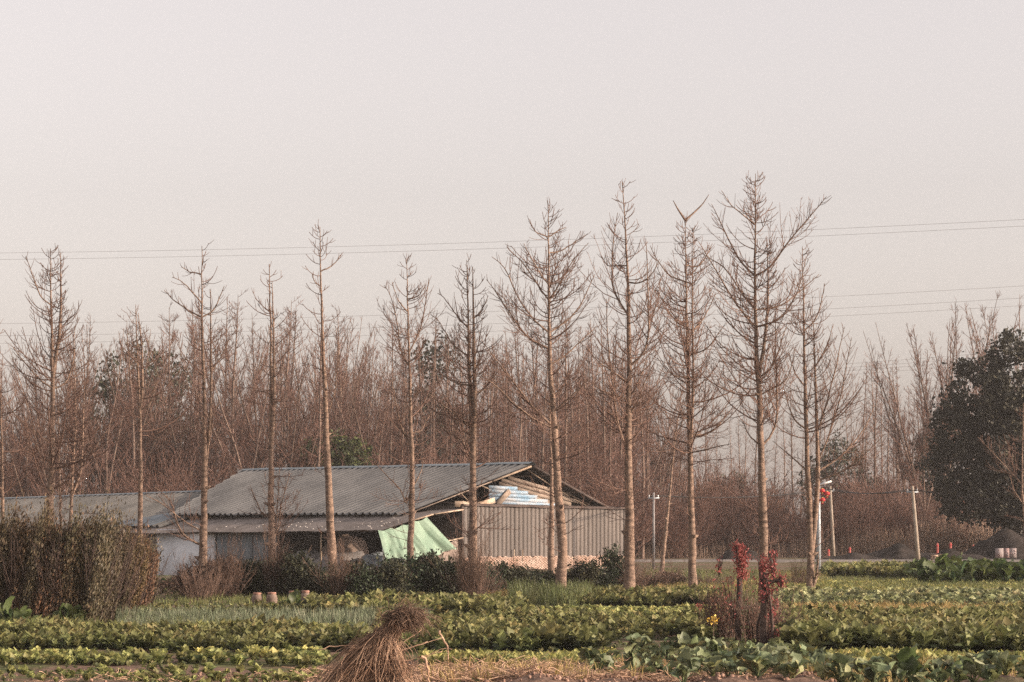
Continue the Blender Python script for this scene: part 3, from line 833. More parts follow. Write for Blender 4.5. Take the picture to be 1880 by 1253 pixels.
def evergreen(name, loc, lobes, nclump, per, spread, leaf, mat, label, trunk, seed, hue=None, group=None, shell=0.6, cat='tree'):
    rng = rs(seed)
    root = tag(link(name, None, loc=loc), label, cat, group)
    A = Acc()
    C = clump_cloud(rng, lobes, nclump, per, spread, shell)
    leaves(rng, A, C, leaf, 0.2, colvar=0.3, asp=0.6, hue=hue)
    link('crown', A.mesh('crown', M[mat]), root)
    T = Acc()
    T.tubes(resample([(0, 0, -0.1), (0.1, 0, trunk[1] * 0.5), (0, 0.1, trunk[1])], 8)[None], np.linspace(trunk[0], trunk[0] * 0.5, 8)[None], 7)
    for l in lobes:
        e = np.array(l[:3])
        q = resample([(0, 0, min(trunk[1] * 0.6, e[2] * 0.6)), tuple(e * np.array([0.4, 0.4, 0.75])), tuple(e)], 7)
        T.tubes(q[None], np.linspace(trunk[0] * 0.4, 0.02, 7)[None], 5)
    link('trunk', T.mesh('trunk', M['bark_dark'], True), root)
    return root


# the big dark evergreen at the right, 245 m off: 22 px per metre
d = 247; x = hp(1865, d)
evergreen('evergreen_tree', (x, d, 0),
          [(-2.9, 0, 13.6, 3.2, 3.2, 3.4), (-4.5, 0, 10.6, 3.1, 3.2, 3.0), (-4.8, 0, 7.6, 3.0, 3.2, 2.8), (-3.7, 0, 4.9, 2.7, 3.2, 2.2), (0.6, 0, 15.4, 3.5, 3.6, 3.9), (4.2, 0, 14.6, 3.8, 3.8, 4.0),
           (0.2, -1.5, 9.6, 4.6, 4.0, 4.6), (3.6, -1.2, 9.0, 4.6, 4.2, 4.6), (-0.6, -1.0, 5.6, 4.2, 4.0, 2.8), (3.6, 0, 5.0, 4.6, 4.2, 3.0), (0.6, -0.6, 3.6, 3.6, 3.8, 1.6), (-0.4, -2.2, 12.4, 3.4, 2.6, 3.2)],
          1000, 56, 0.32, 0.36, 'leaf_camphor', 'big dark evergreen tree towering over the lane', (0.42, 6.5), 41, hue=(3.0, 2.4, 1.9), shell=0.5)
d = 235; x = hp(612, d)
evergreen('evergreen_tree', (x, d, 0), [(-0.8, 0, 6.2, 1.6, 1.8, 1.7), (0.9, 0, 6.8, 1.6, 1.8, 1.7), (0.1, 0, 8.6, 1.4, 1.6, 1.5), (-1.6, 0, 7.8, 1.2, 1.5, 1.3), (1.9, 0, 8.2, 1.1, 1.5, 1.3), (0, 0, 4.6, 2.2, 2, 1.8)],
          240, 34, 0.25, 0.28, 'leaf_green', 'rounded green evergreen showing above the barn ridge', (0.22, 5.0), 42, hue=(1.6, 1.4, 0.8))
for px, top, d, w, sd, lab in ((245, 640, 262, 5.2, 43, 'shadowy dark-crowned evergreen within the wood above the lower roof'), (300, 655, 268, 4.0, 44, 'narrow dark evergreen within the wood beside the low-forked tree'),
                            (800, 620, 285, 3.6, 45, 'dark evergreen showing deep in the wood above the barn'), (1540, 800, 340, 4.2, 46, 'small round dark evergreen in the haze beyond the lamp post'),
                            (1710, 800, 300, 2.4, 47, 'small round evergreen half hidden by the big dark tree'), (1340, 880, 300, 3.2, 48, 'low dark evergreen beyond the lane behind the wide-armed tree')):
    h = CH + (HY - top) * d / F; x = hp(px, d)
    evergreen('evergreen_tree', (x, d, 0), [(0, 0, h - w * 0.55, w * 0.6, w * 0.6, w * 0.6), (-w * 0.5, 0, h * 0.58, w * 0.6, w * 0.6, h * 0.22), (w * 0.5, 0, h * 0.5, w * 0.6, w * 0.6, h * 0.25), (0, 0, h * 0.34, w * 0.7, w * 0.7, h * 0.22)],
              190, 30, 0.40, 0.36, 'leaf_bush', lab, (0.2, h * 0.5), sd, hue=(1.5, 1.2, 1.0))


def bush_proto(name, seed, rx, ry, h, nclump, per, leaf, mat, hue, slant=(0, 0, 1), axis_w=0.3, spread=0.12, stems=10, top_hue=None, asp=0.5):
    rng = rs(seed)
    root = link(name, None)
    lobes = [(rng.uniform(-0.4, 0.4) * rx, rng.uniform(-0.4, 0.4) * ry, h * rng.uniform(0.3, 0.68), rx * rng.uniform(0.5, 0.75), ry * rng.uniform(0.5, 0.75), h * rng.uniform(0.28, 0.38)) for _ in range(5)]
    lobes += [(0, 0, h * 0.28, rx * 0.95, ry * 0.95, h * 0.32)]
    C = clump_cloud(rng, lobes, nclump, per, spread, 0.45)
    if name == 'hedge_bush':
        C[:, 0] += 0.20 * (C[:, 2] - 1.2)
    C = C[C[:, 2] > 0.02]
    A = Acc()
    leaves(rng, A, C, leaf, 0.3, colvar=0.3, asp=asp, hue=hue, axis_dir=slant, axis_w=axis_w)
    link('foliage', A.mesh('foliage', M[mat]), root)
    T = Acc()
    a = rng.rand(stems) * 6.28; r = rx * 0.4 * rng.rand(stems)
    S = np.stack([r * np.cos(a), r * np.sin(a), np.full(stems, -0.05)], -1)
    P1 = grow(rng, S, np.stack([np.cos(a) * 0.3, np.sin(a) * 0.3, np.ones(stems)], -1), h * rng.uniform(0.7, 1.1, stems), 7, 0.02, 0.08)
    T.tubes(P1, taper(stems, 7, np.full(stems, 0.018), np.full(stems, 0.004)), 4)
    crown(rng, T, P1, np.full(stems, 0.015), l2=0.22, l3=0.3, rt=0.004, l2len=0.3, third=False)
    link('stems', T.mesh('stems', M['bark_dark']), root, kind='stuff')
    return root


# dark shrubs between the tree row and the barn
bp = [bush_proto('shrub', 51, 1.0, 0.8, 1.6, 120, 26, 0.13, 'leaf_bush', (1.9, 1.5, 1.1)),
      bush_proto('shrub', 52, 0.9, 0.8, 1.5, 110, 26, 0.12, 'leaf_bush', (1.3, 1.6, 1.0)),
      bush_proto('shrub', 53, 1.1, 0.9, 1.6, 120, 24, 0.11, 'leaf_brown', (0.45, 0.6, 0.6))]
dry = [proto_brush(34, 1.8, 'dry', 40, 'dry_brush', 0.006, 0.6, 0.5, 0.16), proto_brush(35, 2.3, 'dry', 34, 'dry_brush', 0.006, 0.3, 0.35, 0.16)]
rng = rs(77)
GB = 'shrubs along the foot of the tree row'
for px, base, top, k in ((335, 1098, 1052, 2), (372, 1102, 1020, 2), (412, 1100, 1010, 2), (448, 1100, 1030, 0), (470, 1098, 1030, 1), (490, 1100, 1030, 0), (512, 1098, 1024, 1), (528, 1100, 1014, 0), (545, 1099, 1026, 1), (562, 1100, 1026, 0), (600, 1100, 1032, 1), (638, 1101, 1030, 0),
                          (674, 1102, 1036, 1), (708, 1102, 1028, 0), (742, 1102, 1016, 1), (776, 1102, 1012, 0), (812, 1100, 1026, 1), (846, 1100, 1030, 0), (870, 1097, 1030, 1), (900, 1094, 1032, 1), (936, 1092, 1034, 0), (975, 1090, 1042, 1),
                          (1010, 1088, 1046, 0), (1065, 1086, 1030, 0), (1098, 1084, 1040, 1), (1132, 1082, 1000, 1), (1185, 1082, 1052, 2), (1230, 1080, 1046, 2)):
    dd = gd(base) + rng.uniform(-1, 3); x = hp(px, dd)
    h = CH + (HY - top) * dd / F
    lab = ['dark green leafy shrub at the foot of the tree row before the barn', 'glossy deep green shrub at the foot of the tree row before the barn', 'brown half-dead shrub at the foot of the tree row before the barn'][k]
    put(bp[k], (x, dd, float(gz(x, dd))), rng.rand() * 6.28, (1.12, 0.95, h / 1.55), lab, 'shrub', GB)
for px, base, top, k in ((366, 1104, 1005, 0), (385, 1103, 1020, 0), (504, 1100, 970, 1), (532, 1100, 1000, 0), (860, 1108, 1000, 1), (873, 1108, 985, 1), (884, 1106, 1030, 0), (425, 1102, 990, 1), (345, 1100, 1000, 0), (620, 1103, 1000, 1),
                      (1200, 1080, 1035, 0), (1235, 1078, 1020, 0), (1170, 1085, 1020, 1), (1290, 1078, 1040, 0), (1450, 1080, 1040, 0), (1330, 1082, 1045, 0), (1470, 1079, 1030, 1)):
    dd = gd(base); x = hp(px, dd); h = CH + (HY - top) * dd / F
    put(dry[k], (x, dd, float(gz(x, dd))), rng.rand() * 6.28, (0.75, 0.75, h / 2.0), 'tangle of dry brown stems round the foot of the tree row', 'dry brush', 'dry brush round the tree row')

# clipped hedge at the left: brownish evergreen bushes leaning the same way
hdg = [bush_proto('hedge_bush', 61 + k, 0.42, 0.44, 2.35, 110, 80, 0.085, 'leaf_hedge', [(1.5, 0.95, 0.8), (0.8, 0.95, 0.8), (1.3, 1.15, 0.8)][k], (0.35, 0, 1.0), 0.80, np.array([0.055, 0.055, 0.30]), 8, asp=0.36) for k in range(3)]
rng = rs(78)
for i, px in enumerate(np.linspace(-40, 258, 16)):
    for j in range(2):
        dd = gd(1146 - (0 if px < 190 else (px - 190) * 0.28)) + j * 1.1 + rng.uniform(0, 0.3)
        top = 948 + 46 * abs(math.sin(i * 1.7 + j)) * rng.uniform(0.3, 1.3) + (max(0, px - 205) * 0.7)
        x = hp(px + rng.uniform(-8, 8), dd); h = CH + (HY - top) * dd / F
        put(hdg[rng.randint(3)], (x, dd, float(gz(x, dd))), rng.uniform(-0.5, 0.5), (1, 1, h / 2.35),
            'front-row bush of the tall brownish hedge' if j == 0 else 'rear-row bush of the tall brownish hedge', 'hedge bush', 'bushes of the tall hedge front row' if j == 0 else 'bushes of the tall hedge rear row')
# straight shoots standing out of the hedge top
sh = proto_brush(36, 2.9, 'twig', 12, 'hedge_shoots', 0.005, 0.12, 0.5, 0.12)
for px in (60, 150, 195):
    dd = gd(1138); x = hp(px, dd)
    put(sh, (x, dd + 0.5, 0), px, 1.0, 'brown leafless shoots standing out of the hedge top', 'shoots', 'shoots in the hedge')

# ------------------------------------------------------------------ barn
Ru = np.array([-0.68, 0.733, 0]); Ru /= np.linalg.norm(Ru)
Rv = np.array([Ru[1], -Ru[0], 0])
R0 = np.array([1.19, 183.0, 0.0])
UZ = np.array([0, 0, 1.0])


def Lc(a, b, z): return a * Ru + b * Rv + z * UZ      # barn-local (root at R0)


def lc(P):
    P = np.asarray(P, float)
    return P[..., 0:1] * Ru + P[..., 1:2] * Rv + P[..., 2:3] * UZ


def zl(b): return 6.5 + 0.294 * b
def zr(b): return 6.5 - 0.387 * b


def corrugated(a0, a1, rib, hgt, top_fn, bot_fn, nl=3, sag=0.0, style='trap', rng=None):
    """sheet whose ribs run from top_fn(a) to bot_fn(a) (local points); thin, with a folded underside"""
    n = max(1, int(round((a1 - a0) / rib)))
    prof = []
    for i in range(n):
        s = a0 + (a1 - a0) * i / n; w = (a1 - a0) / n
        prof += [(s, 0), (s + 0.45 * w, 0), (s + 0.62 * w, hgt), (s + 0.82 * w, hgt)]
    prof += [(a1, 0)]
    V = []
    for (a, hh) in prof:
        t = np.array(top_fn(a)); b = np.array(bot_fn(a))
        for k in range(nl + 1):
            f = k / nl
            V.append(np.append((t * (1 - f) + b * f), 0)[:3] + np.array([0, 0, hh if style == 'roof' else 0]) + (np.array([-hh, 0, 0]) if style == 'wall_a' else 0) + (np.array([0, -hh, 0]) if style == 'wall_b' else 0))
    V = np.array(V).reshape(len(prof), nl + 1, 3)
    idx = np.arange(len(prof) * (nl + 1)).reshape(len(prof), nl + 1)
    A = Acc()
    A.add(lc(V).reshape(-1, 3), quads=np.stack([idx[:-1, :-1], idx[1:, :-1], idx[1:, 1:], idx[:-1, 1:]], -1).reshape(-1, 4))
    return A


barn = tag(link('barn', None, loc=R0), 'long weathered barn with corrugated roof and half-open broken gable', 'barn')
b_roof = link('roof', None, barn); b_wall = link('front_wall', None, barn); b_gable = link('gable', None, barn); b_lean = link('lean_to', None, barn)
rng = rs(9)
# main roof, slope towards the plots
a = -0.05; k = 0
eb = lambda a: -10.7 if a < 23.3 else -10.7 * (29.3 - a) / 6.0
while a < 29.25:
    a1 = min(a + 1.24, 29.3)
    jit = rng.uniform(-0.06, 0.06); lift = 0.012 * (k % 2)
    A = corrugated(a, a1, 0.62, 0.13, lambda s: (s, -0.05, zl(-0.05) + lift), lambda s: (s, min(-0.1, eb(s) + jit), zl(min(-0.1, eb(s) + jit)) + lift), 4, style='roof')
    link('roof_sheet', A.mesh('roof_sheet', M['metal_roof']), b_roof)
    a = a1; k += 1
a = -0.05
while a < 29.25:
    a1 = min(a + 1.8, 29.3)
    A = corrugated(a, a1, 0.30, 0.045, lambda s: (s, 0.05, zr(0.05)), lambda s: (s, 6.75, zr(6.75)), 2, style='roof')
    link('roof_sheet', A.mesh('roof_sheet', M['metal_roof']), b_roof)
    a = a1
# ridge capping
A = Acc()
V = np.array([[(s, -0.35, zl(-0.35) + 0.13), (s, 0, 6.66), (s, 0.35, zr(0.35) + 0.085)] for s in np.linspace(-0.15, 29.3, 12)])
V[:, :, 2] += 0.02 * np.sin(np.arange(12) * 2.1)[:, None]
idx = np.arange(36).reshape(12, 3)
A.add(lc(V).reshape(-1, 3), quads=np.stack([idx[:-1, :-1], idx[1:, :-1], idx[1:, 1:], idx[:-1, 1:]], -1).reshape(-1, 4))
link('ridge_cap', A.mesh('ridge_cap', M['flash_blue']), b_roof)


def beam(name, p, q, w, h, mat, parent=barn):
    """square timber between two barn-local points"""
    P = np.stack([Lc(*p), Lc(*q)])[None]
    A = Acc(); A.tubes(P, np.full((1, 2), w * 0.7), 4, cap=True)
    o = link(name, A.mesh(name, M[mat]), parent)
    return o


# verge boards and rafters at the open gable
beam('verge_board', (-0.12, -10.6, zl(-10.6) - 0.10), (-0.12, -3.4, zl(-3.4) - 0.10), 0.055, 0.2, 'board')
beam('verge_board', (-0.12, -3.3, zl(-3.3) - 0.10), (-0.12, -0.1, zl(-0.1) - 0.10), 0.10, 0.2, 'timber')
beam('verge_board', (-0.12, 0.1, zr(0.1) - 0.10), (-0.12, 6.75, zr(6.75) - 0.10), 0.13, 0.2, 'timber_dark')
beam('rafter', (0.5, 0.0, 6.25), (0.5, 3.2, zr(3.2) - 0.55), 0.06, 0.1, 'timber')
beam('rafter', (0.5, -0.1, 6.25), (0.5, -6.8, zl(-6.8) - 0.25), 0.06, 0.1, 'timber_dark')
beam('rafter', (0.55, 3.6, zr(3.6) - 0.35), (0.55, 6.5, zr(6.5) - 0.3), 0.07, 0.1, 'board')
beam('strut', (0.55, 2.6, zr(2.6) - 0.2), (0.55, 2.0, 5.05), 0.07, 0.1, 'timber')
beam('strut', (0.55, -3.9, 5.2), (0.55, -2.4, 4.75), 0.06, 0.1, 'timber')
beam('strut', (0.45, -5.6, 4.75), (0.45, -4.6, 4.0), 0.06, 0.1, 'timber')
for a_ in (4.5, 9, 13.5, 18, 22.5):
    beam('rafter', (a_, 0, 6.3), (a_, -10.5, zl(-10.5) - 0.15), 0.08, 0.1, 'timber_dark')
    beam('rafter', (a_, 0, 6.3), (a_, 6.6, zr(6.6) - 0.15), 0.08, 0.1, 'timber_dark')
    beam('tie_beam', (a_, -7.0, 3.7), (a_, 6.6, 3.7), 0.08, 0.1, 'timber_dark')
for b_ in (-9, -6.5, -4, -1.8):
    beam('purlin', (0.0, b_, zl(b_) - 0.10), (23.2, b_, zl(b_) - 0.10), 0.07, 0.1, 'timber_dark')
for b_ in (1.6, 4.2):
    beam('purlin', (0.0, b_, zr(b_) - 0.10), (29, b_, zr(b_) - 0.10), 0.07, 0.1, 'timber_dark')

# slanting weathered boards of the gable, each its own piece
def plank(bm, b0, b1, z0, slope, w, mat, name='plank', a_=0.62, dz=0.0, tip=0.0):
    V = []
    for s in (0, 1):
        for (bb) in (b0, b1):
            for zz in (0, w):
                V.append((a_ - 0.03 * s + tip, bb, z0 - slope * bb + zz))
    V = lc(np.array(V))
    q = [[0, 2, 3, 1], [4, 5, 7, 6], [0, 1, 5, 4], [2, 6, 7, 3], [0, 4, 6, 2], [1, 3, 7, 5]]
    A = Acc(); A.add(V, quads=q)
    return link(name, A.mesh(name, M[mat]), b_gable)


for i in range(10):
    z0 = 3.15 + i * 0.265
    bb = np.linspace(-2.2, 6.6, 177)
    lo = z0 - 0.20 * bb; hi = lo + 0.25
    roof = np.where(bb < 0, zl(bb), zr(bb)) - 0.22
    ok = (lo > 3.90) & (hi < roof)
    # the blue sheet replaces the lower inner corner; the top triangle stays open
    ok &= ~((bb < 1.9) & (hi < 4.85 - 0.22 * bb * (bb > 0) - 0.25 * (bb + 2.2) * 0.2))
    ok &= hi < 5.65 - 0.20 * np.maximum(bb, -1.5) - 0.0
    if ok.sum() < 12: continue
    run = bb[ok]
    r0_, r1_ = run.min() + rng.uniform(0, 0.12), run.max() - rng.uniform(0, 0.15)
    plank(barn, r0_, r1_, z0, 0.20 + rng.uniform(-0.006, 0.006), 0.235, 'board', tip=rng.uniform(-0.02, 0.02))
for i, (b0, b1, z0) in enumerate(((-3.1, 2.6, 3.94), (-3.1, 1.9, 4.17), (-3.1, 1.0, 4.40), (-3.1, 0.2, 4.63), (-3.1, -0.7, 4.86))):
    plank(barn, b0, b1, z0, 0.03, 0.215, 'blue_sheet', 'cladding_strip', 0.52)
# loose board hanging across the blue cladding, torn pale pieces by the eave
A = Acc(); Mx = np.stack([Rv * 0.78 + UZ * 0.62, Ru, np.cross(Rv * 0.78 + UZ * 0.62, Ru)], 1)
A.box(Lc(0.35, -2.0, 4.42), (1.35, 0.05, 0.36), M=Mx)
link('loose_board', A.mesh('loose_board', M['board']), b_gable)['label'] = 'loose board hanging askew across the blue cladding'
A = Acc(); Mx = np.stack([Rv * 0.97 + UZ * 0.22, Ru, np.cross(Rv * 0.97 + UZ * 0.22, Ru)], 1)
A.box(Lc(0.32, -3.7, 4.05), (1.9, 0.05, 0.34), M=Mx)
link('loose_board', A.mesh('loose_board', M['timber']), b_gable)
A = Acc(); A.box(Lc(-1.45, -7.0, 3.98), (1.3, 0.06, 0.36), M=np.stack([Rv, Ru, UZ], 1))
link('loose_board', A.mesh('loose_board', M['timber']), b_gable)

# corrugated front wall on a brick footing, set before the gable
wb0, wb1, wa = -7.04, 6.64, -1.5
k = 0; b = wb0
WT = lambda s: 3.93 - 0.012 * (s - wb0)
while b < wb1 - 0.01:
    b1 = min(b + 1.05, wb1)
    A = Acc(); n = 3; prof = []
    for i in range(n):
        s = b + (b1 - b) * i / n; w = (b1 - b) / n
        prof += [(s, 0), (s + 0.06 * w, -0.05), (s + 0.16 * w, -0.05), (s + 0.22 * w, 0), (s + 0.6 * w, 0.0)]
    prof += [(b1, 0)]
    off = rng.uniform(-0.008, 0.008) + 0.012 * (k % 2)
    V = np.array([[(wa + hh * -1 + off, s, 0.72), (wa + hh * -1 + off + rng.uniform(-.004, .004), s, 2.3), (wa + hh * -1 + off, s, WT(s))] for s, hh in prof])
    idx = np.arange(len(prof) * 3).reshape(-1, 3)
    A.add(lc(V).reshape(-1, 3), quads=np.stack([idx[:-1, :-1], idx[1:, :-1], idx[1:, 1:], idx[:-1, 1:]], -1).reshape(-1, 4))
    link('wall_sheet', A.mesh('wall_sheet', M['metal_wall']), b_wall)
    b = b1; k += 1
# flat cover between gable and front wall, drooping edge strip
A = Acc()
bs = np.linspace(wb0 - 0.1, wb1 + 0.9, 30)
V = np.array([[(0.62, s, WT(s) + 0.16), (wa - 0.14, s, WT(s) + 0.05 + 0.02 * math.sin(s * 2.3)), (wa - 0.16, s, WT(s) - 0.05 + 0.02 * math.sin(s * 3.1))] for s in bs])
idx = np.arange(90).reshape(30, 3)
A.add(lc(V).reshape(-1, 3), quads=np.stack([idx[:-1, :-1], idx[1:, :-1], idx[1:, 1:], idx[:-1, 1:]], -1).reshape(-1, 4))
link('cover_strip', A.mesh('cover_strip', M['timber_dark']), barn)
# corner posts, inner partition walls with interior shade put into their near-black colour
beam('corner_post', (wa - 0.03, wb0 - 0.10, 0), (wa - 0.03, wb0 - 0.10, 3.9), 0.12, 0.1, 'timber_dark')
beam('corner_post', (wa - 0.0, wb1 + 0.06, 0), (wa, wb1 + 0.06, 3.75), 0.10, 0.1, 'metal_wall')


def wall_rect(name, p00, p10, z0, z1, mat, th=0.12, parent=barn):
    a0, b0 = p00; a1, b1 = p10
    dv = np.array([a1 - a0, b1 - b0]); ln = np.linalg.norm(dv); nv = np.array([-dv[1], dv[0]]) / ln * th / 2
    V = [(a0 + nv[0], b0 + nv[1], z0), (a1 + nv[0], b1 + nv[1], z0), (a1 - nv[0], b1 - nv[1], z0), (a0 - nv[0], b0 - nv[1], z0)]
    V += [(v[0], v[1], z1) for v in V]
    A = Acc(); A.add(lc(np.array(V)), quads=[[0, 3, 2, 1], [4, 5, 6, 7], [0, 1, 5, 4], [1, 2, 6, 5], [2, 3, 7, 6], [3, 0, 4, 7]])
    return link(name, A.mesh(name, M[mat]), parent)


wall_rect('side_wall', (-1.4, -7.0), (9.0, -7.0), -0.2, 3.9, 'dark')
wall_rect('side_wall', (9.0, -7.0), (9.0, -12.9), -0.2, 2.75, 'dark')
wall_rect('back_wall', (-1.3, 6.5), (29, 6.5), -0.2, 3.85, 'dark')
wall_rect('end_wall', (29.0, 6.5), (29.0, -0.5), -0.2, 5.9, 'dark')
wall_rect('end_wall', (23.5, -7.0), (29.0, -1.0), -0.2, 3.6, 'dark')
wall_rect('side_wall', (wa + 0.1, wb1), (0.6, wb1 + 0.02), -0.1, 3.7, 'metal_wall', 0.08)
# white plastered wall and blue-grey sheets under the lean-to
wall_rect('white_wall', (15.3, -12.95), (21.4, -12.95), -0.95, 2.45, 'plaster', 0.2)
wall_rect('door_reveal', (21.5, -12.9), (22.8, -12.9), -0.95, 2.2, 'tarp_grey', 0.1)
for i in range(5):
    wall_rect('wall_sheet', (9.1 + i * 1.22, -12.9 + 0.03 * (i % 2)), (10.28 + i * 1.22, -12.9 + 0.03 * (i % 2)), -0.2, 2.5, 'wall_blue', 0.05)
# brick footing: uneven bricks in courses, too small to count one by one
A = Acc(); rb = rs(4)
def footing(b0, b1, aa, zt):
    nb = int((b1 - b0) / 0.25)
    for j in range(int(zt / 0.075) + 1):
        for i in range(nb):
            s = b0 + (i + 0.5 + 0.5 * (j % 2)) * 0.25
            if s > b1: continue
            if j * 0.075 > zt - 0.1 and rb.rand() < 0.25: continue
            c = Lc(aa + rb.uniform(-0.02, 0.02), s, 0.035 + j * 0.075)
            A.box(c, (0.235, 0.12, 0.064), M=np.stack([Rv, Ru, UZ], 1))
footing(wb0, wb1 - 0.1, wa - 0.06, 0.80)
bo = link('brick_footing', A.mesh('brick_footing', M['brick']), barn, kind='stuff')
wall_rect('footing_core', (wa + 0.06, wb0), (wa + 0.06, wb1), -0.2, 0.76, 'mortar', 0.16)
beam('peg', (wa - 0.12, 0.35 - 3.3, 0.5), (wa - 0.12, 0.35 - 3.3, 1.25), 0.05, 0.1, 'timber')
beam('peg', (wa - 0.12, -2.25, 0.5), (wa - 0.12, -2.25, 1.22), 0.05, 0.1, 'timber')

# lean-to roof of fibre-cement sheets along the plot side
def zlt(a, b): return 3.32 + (b + 10.2) * (0.25 if b < -10.2 else 0.12) - 0.02 * math.sin(a * 0.7) - 0.009 * max(0, a)
a = -2.0; k = 0
while a < 26.5:
    a1 = a + 1.3
    j = rng.uniform(-0.12, 0.12)
    bt = -7.3 if a < -0.3 else -10.2
    A = Acc(); n = 6; pr = []
    for i in range(n + 1):
        s = a + (a1 - a) * i / n
        pr.append([(s, bb, zlt(s, bb) + 0.02 * (i % 2) + 0.01 * (k % 2)) for bb in (([-7.3, -10.2] if bt > -8 else [-9.9, -10.2]) + list(np.linspace(-11.4, -13.9 + j, 3)))])
    V = np.array(pr); idx = np.arange((n + 1) * 5).reshape(n + 1, 5)
    V2 = V.copy(); V2[:, :, 2] -= 0.03
    A.add(lc(V).reshape(-1, 3), quads=np.stack([idx[:-1, :-1], idx[1:, :-1], idx[1:, 1:], idx[:-1, 1:]], -1).reshape(-1, 4))
    A.add(lc(V2).reshape(-1, 3), quads=np.stack([idx[:-1, :-1], idx[:-1, 1:], idx[1:, 1:], idx[1:, :-1]], -1).reshape(-1, 4))
    link('roof_sheet', A.mesh('roof_sheet', M['fibre']), b_lean)
    a = a1; k += 1
beam('verge_board', (-2.05, -11.6, zlt(-2, -11.6) - 0.02), (-2.05, -9.9, zlt(-2, -9.9) - 0.02), 0.07, 0.1, 'timber')
beam('eave_beam', (-1.9, -13.6, zlt(-2, -13.6) - 0.10), (9.0, -13.6, zlt(9, -13.6) - 0.10), 0.07, 0.1, 'timber_dark')
beam('eave_beam', (9.0, -13.6, zlt(9, -13.6) - 0.10), (26, -13.6, zlt(26, -13.6) - 0.10), 0.07, 0.1, 'timber_dark')
beam('post', (-1.6, -13.4, -0.1), (-1.6, -13.4, 2.5), 0.09, 0.1, 'white')
beam('post', (4.2, -13.4, -0.1), (4.2, -13.4, 2.4), 0.08, 0.1, 'timber')
beam('rail', (-1.6, -13.4, 1.25), (-1.85, -12.2, 1.27), 0.06, 0.1, 'white')
beam('rail', (-2.0, -10.3, 1.55), (-1.7, -7.2, 1.95), 0.06, 0.1, 'timber')
beam('verge_board', (-2.05, -9.8, zlt(-2, -9.8) - 0.02), (-2.05, -7.5, zlt(-2, -7.5) - 0.02), 0.07, 0.1, 'timber')
# pale leaf litter lying on the lean-to roof
A = Acc(); rl = rs(3)
for _ in range(70):
    aa = rl.uniform(-1.8, 12) if rl.rand() < 0.7 else rl.uniform(-1.8, 24); bb = rl.uniform(-13.7, -10.9)
    s = rl.uniform(0.03, 0.075)
    A.box(Lc(aa, bb, zlt(aa, bb) + 0.04), (s * 1.6, s, 0.03), rz=rl.rand() * 3)
link('roof_litter', A.mesh('roof_litter', M['litter']), barn, kind='stuff')

# green tarp hanging from the lean-to verge
def cloth(name, top, bot, nu, nv, mat, folds, amp, seed, label, cat):
    r = rs(seed)
    T = resample(top, nu); B = resample(bot, nu)
    u = np.linspace(0, 1, nu)[:, None]; v = np.linspace(0, 1, nv)[None]
    ph = r.rand(6) * 6.28
    fold = np.sin(u * folds * 6.28 + ph[0] + 1.6 * np.sin(v * 2.5 + ph[4])) * 0.5 + np.sin(u * folds * 2.3 * 6.28 + ph[1] + v * 1.5) * 0.25 + np.sin(u * folds * 4.1 * 6.28 + ph[2] - v * 2) * 0.12
    uw = u + 0.06 * np.sin(u * 9 + ph[3]) + 0.05 * np.sin(u * 4 + v * 3 + ph[5]) * v
    fold = fold * 0.6 + 0.6 * np.abs(np.sin(uw * folds * 3.14 + ph[1])) ** 1.5 - 0.3 + 0.25 * np.sin(uw * 31 + 4 * v) * v
    P = T[:, None, :] * (1 - v[..., None]) + B[:, None, :] * v[..., None]
    P[..., 0] -= amp * fold * (0.25 + 0.75 * v)
    P[..., 2] -= 0.10 * np.abs(np.sin(u * folds * 3.14 * 1.3)) * (1 - v)
    P[..., 2] += (0.07 * np.sin(u * 17 + ph[3]) + 0.09 * np.sin(u * 6.5 + ph[2])) * v ** 1.5
    P[..., 1] += 0.10 * np.sin(v * 3.0 + u * 5) * v * (1 - v) * 2
    W_ = lc(P); idx = np.arange(nu * nv).reshape(nu, nv)
    A = Acc(); A.add(W_.reshape(-1, 3), quads=np.stack([idx[:-1, :-1], idx[1:, :-1], idx[1:, 1:], idx[:-1, 1:]], -1).reshape(-1, 4))
    A.add((W_ + Ru * 0.012).reshape(-1, 3), quads=np.stack([idx[:-1, :-1], idx[:-1, 1:], idx[1:, 1:], idx[1:, :-1]], -1).reshape(-1, 4))
    o = link(name, A.mesh(name, M[mat], True), loc=R0)
    return tag(o, label, cat)


cloth('green_tarp', [(-2.15, -14.3, 2.42), (-2.15, -12.9, 2.62), (-2.15, -11.6, 2.92), (-2.15, -10.5, 3.2)], [(-2.3, -14.0, 0.80), (-2.3, -12.2, 0.76), (-2.3, -10.0, 0.86), (-2.2, -8.2, 1.22)], 90, 24, 'tarp', 3.1, 0.26, 7,
      'pale green tarp hanging from the lean-to roof edge', 'tarp')
cloth('brown_sheet', [(-1.9, -10.2, 1.5), (-1.9, -9.2, 1.6), (-1.8, -7.7, 1.9)], [(-2.1, -10.6, 0.55), (-2.1, -9.4, 0.5), (-2.1, -8.0, 0.55)], 30, 12, 'tarp_brown', 2.6, 0.10, 8,
      'torn brown sheet hanging beside the green tarp', 'sheet')


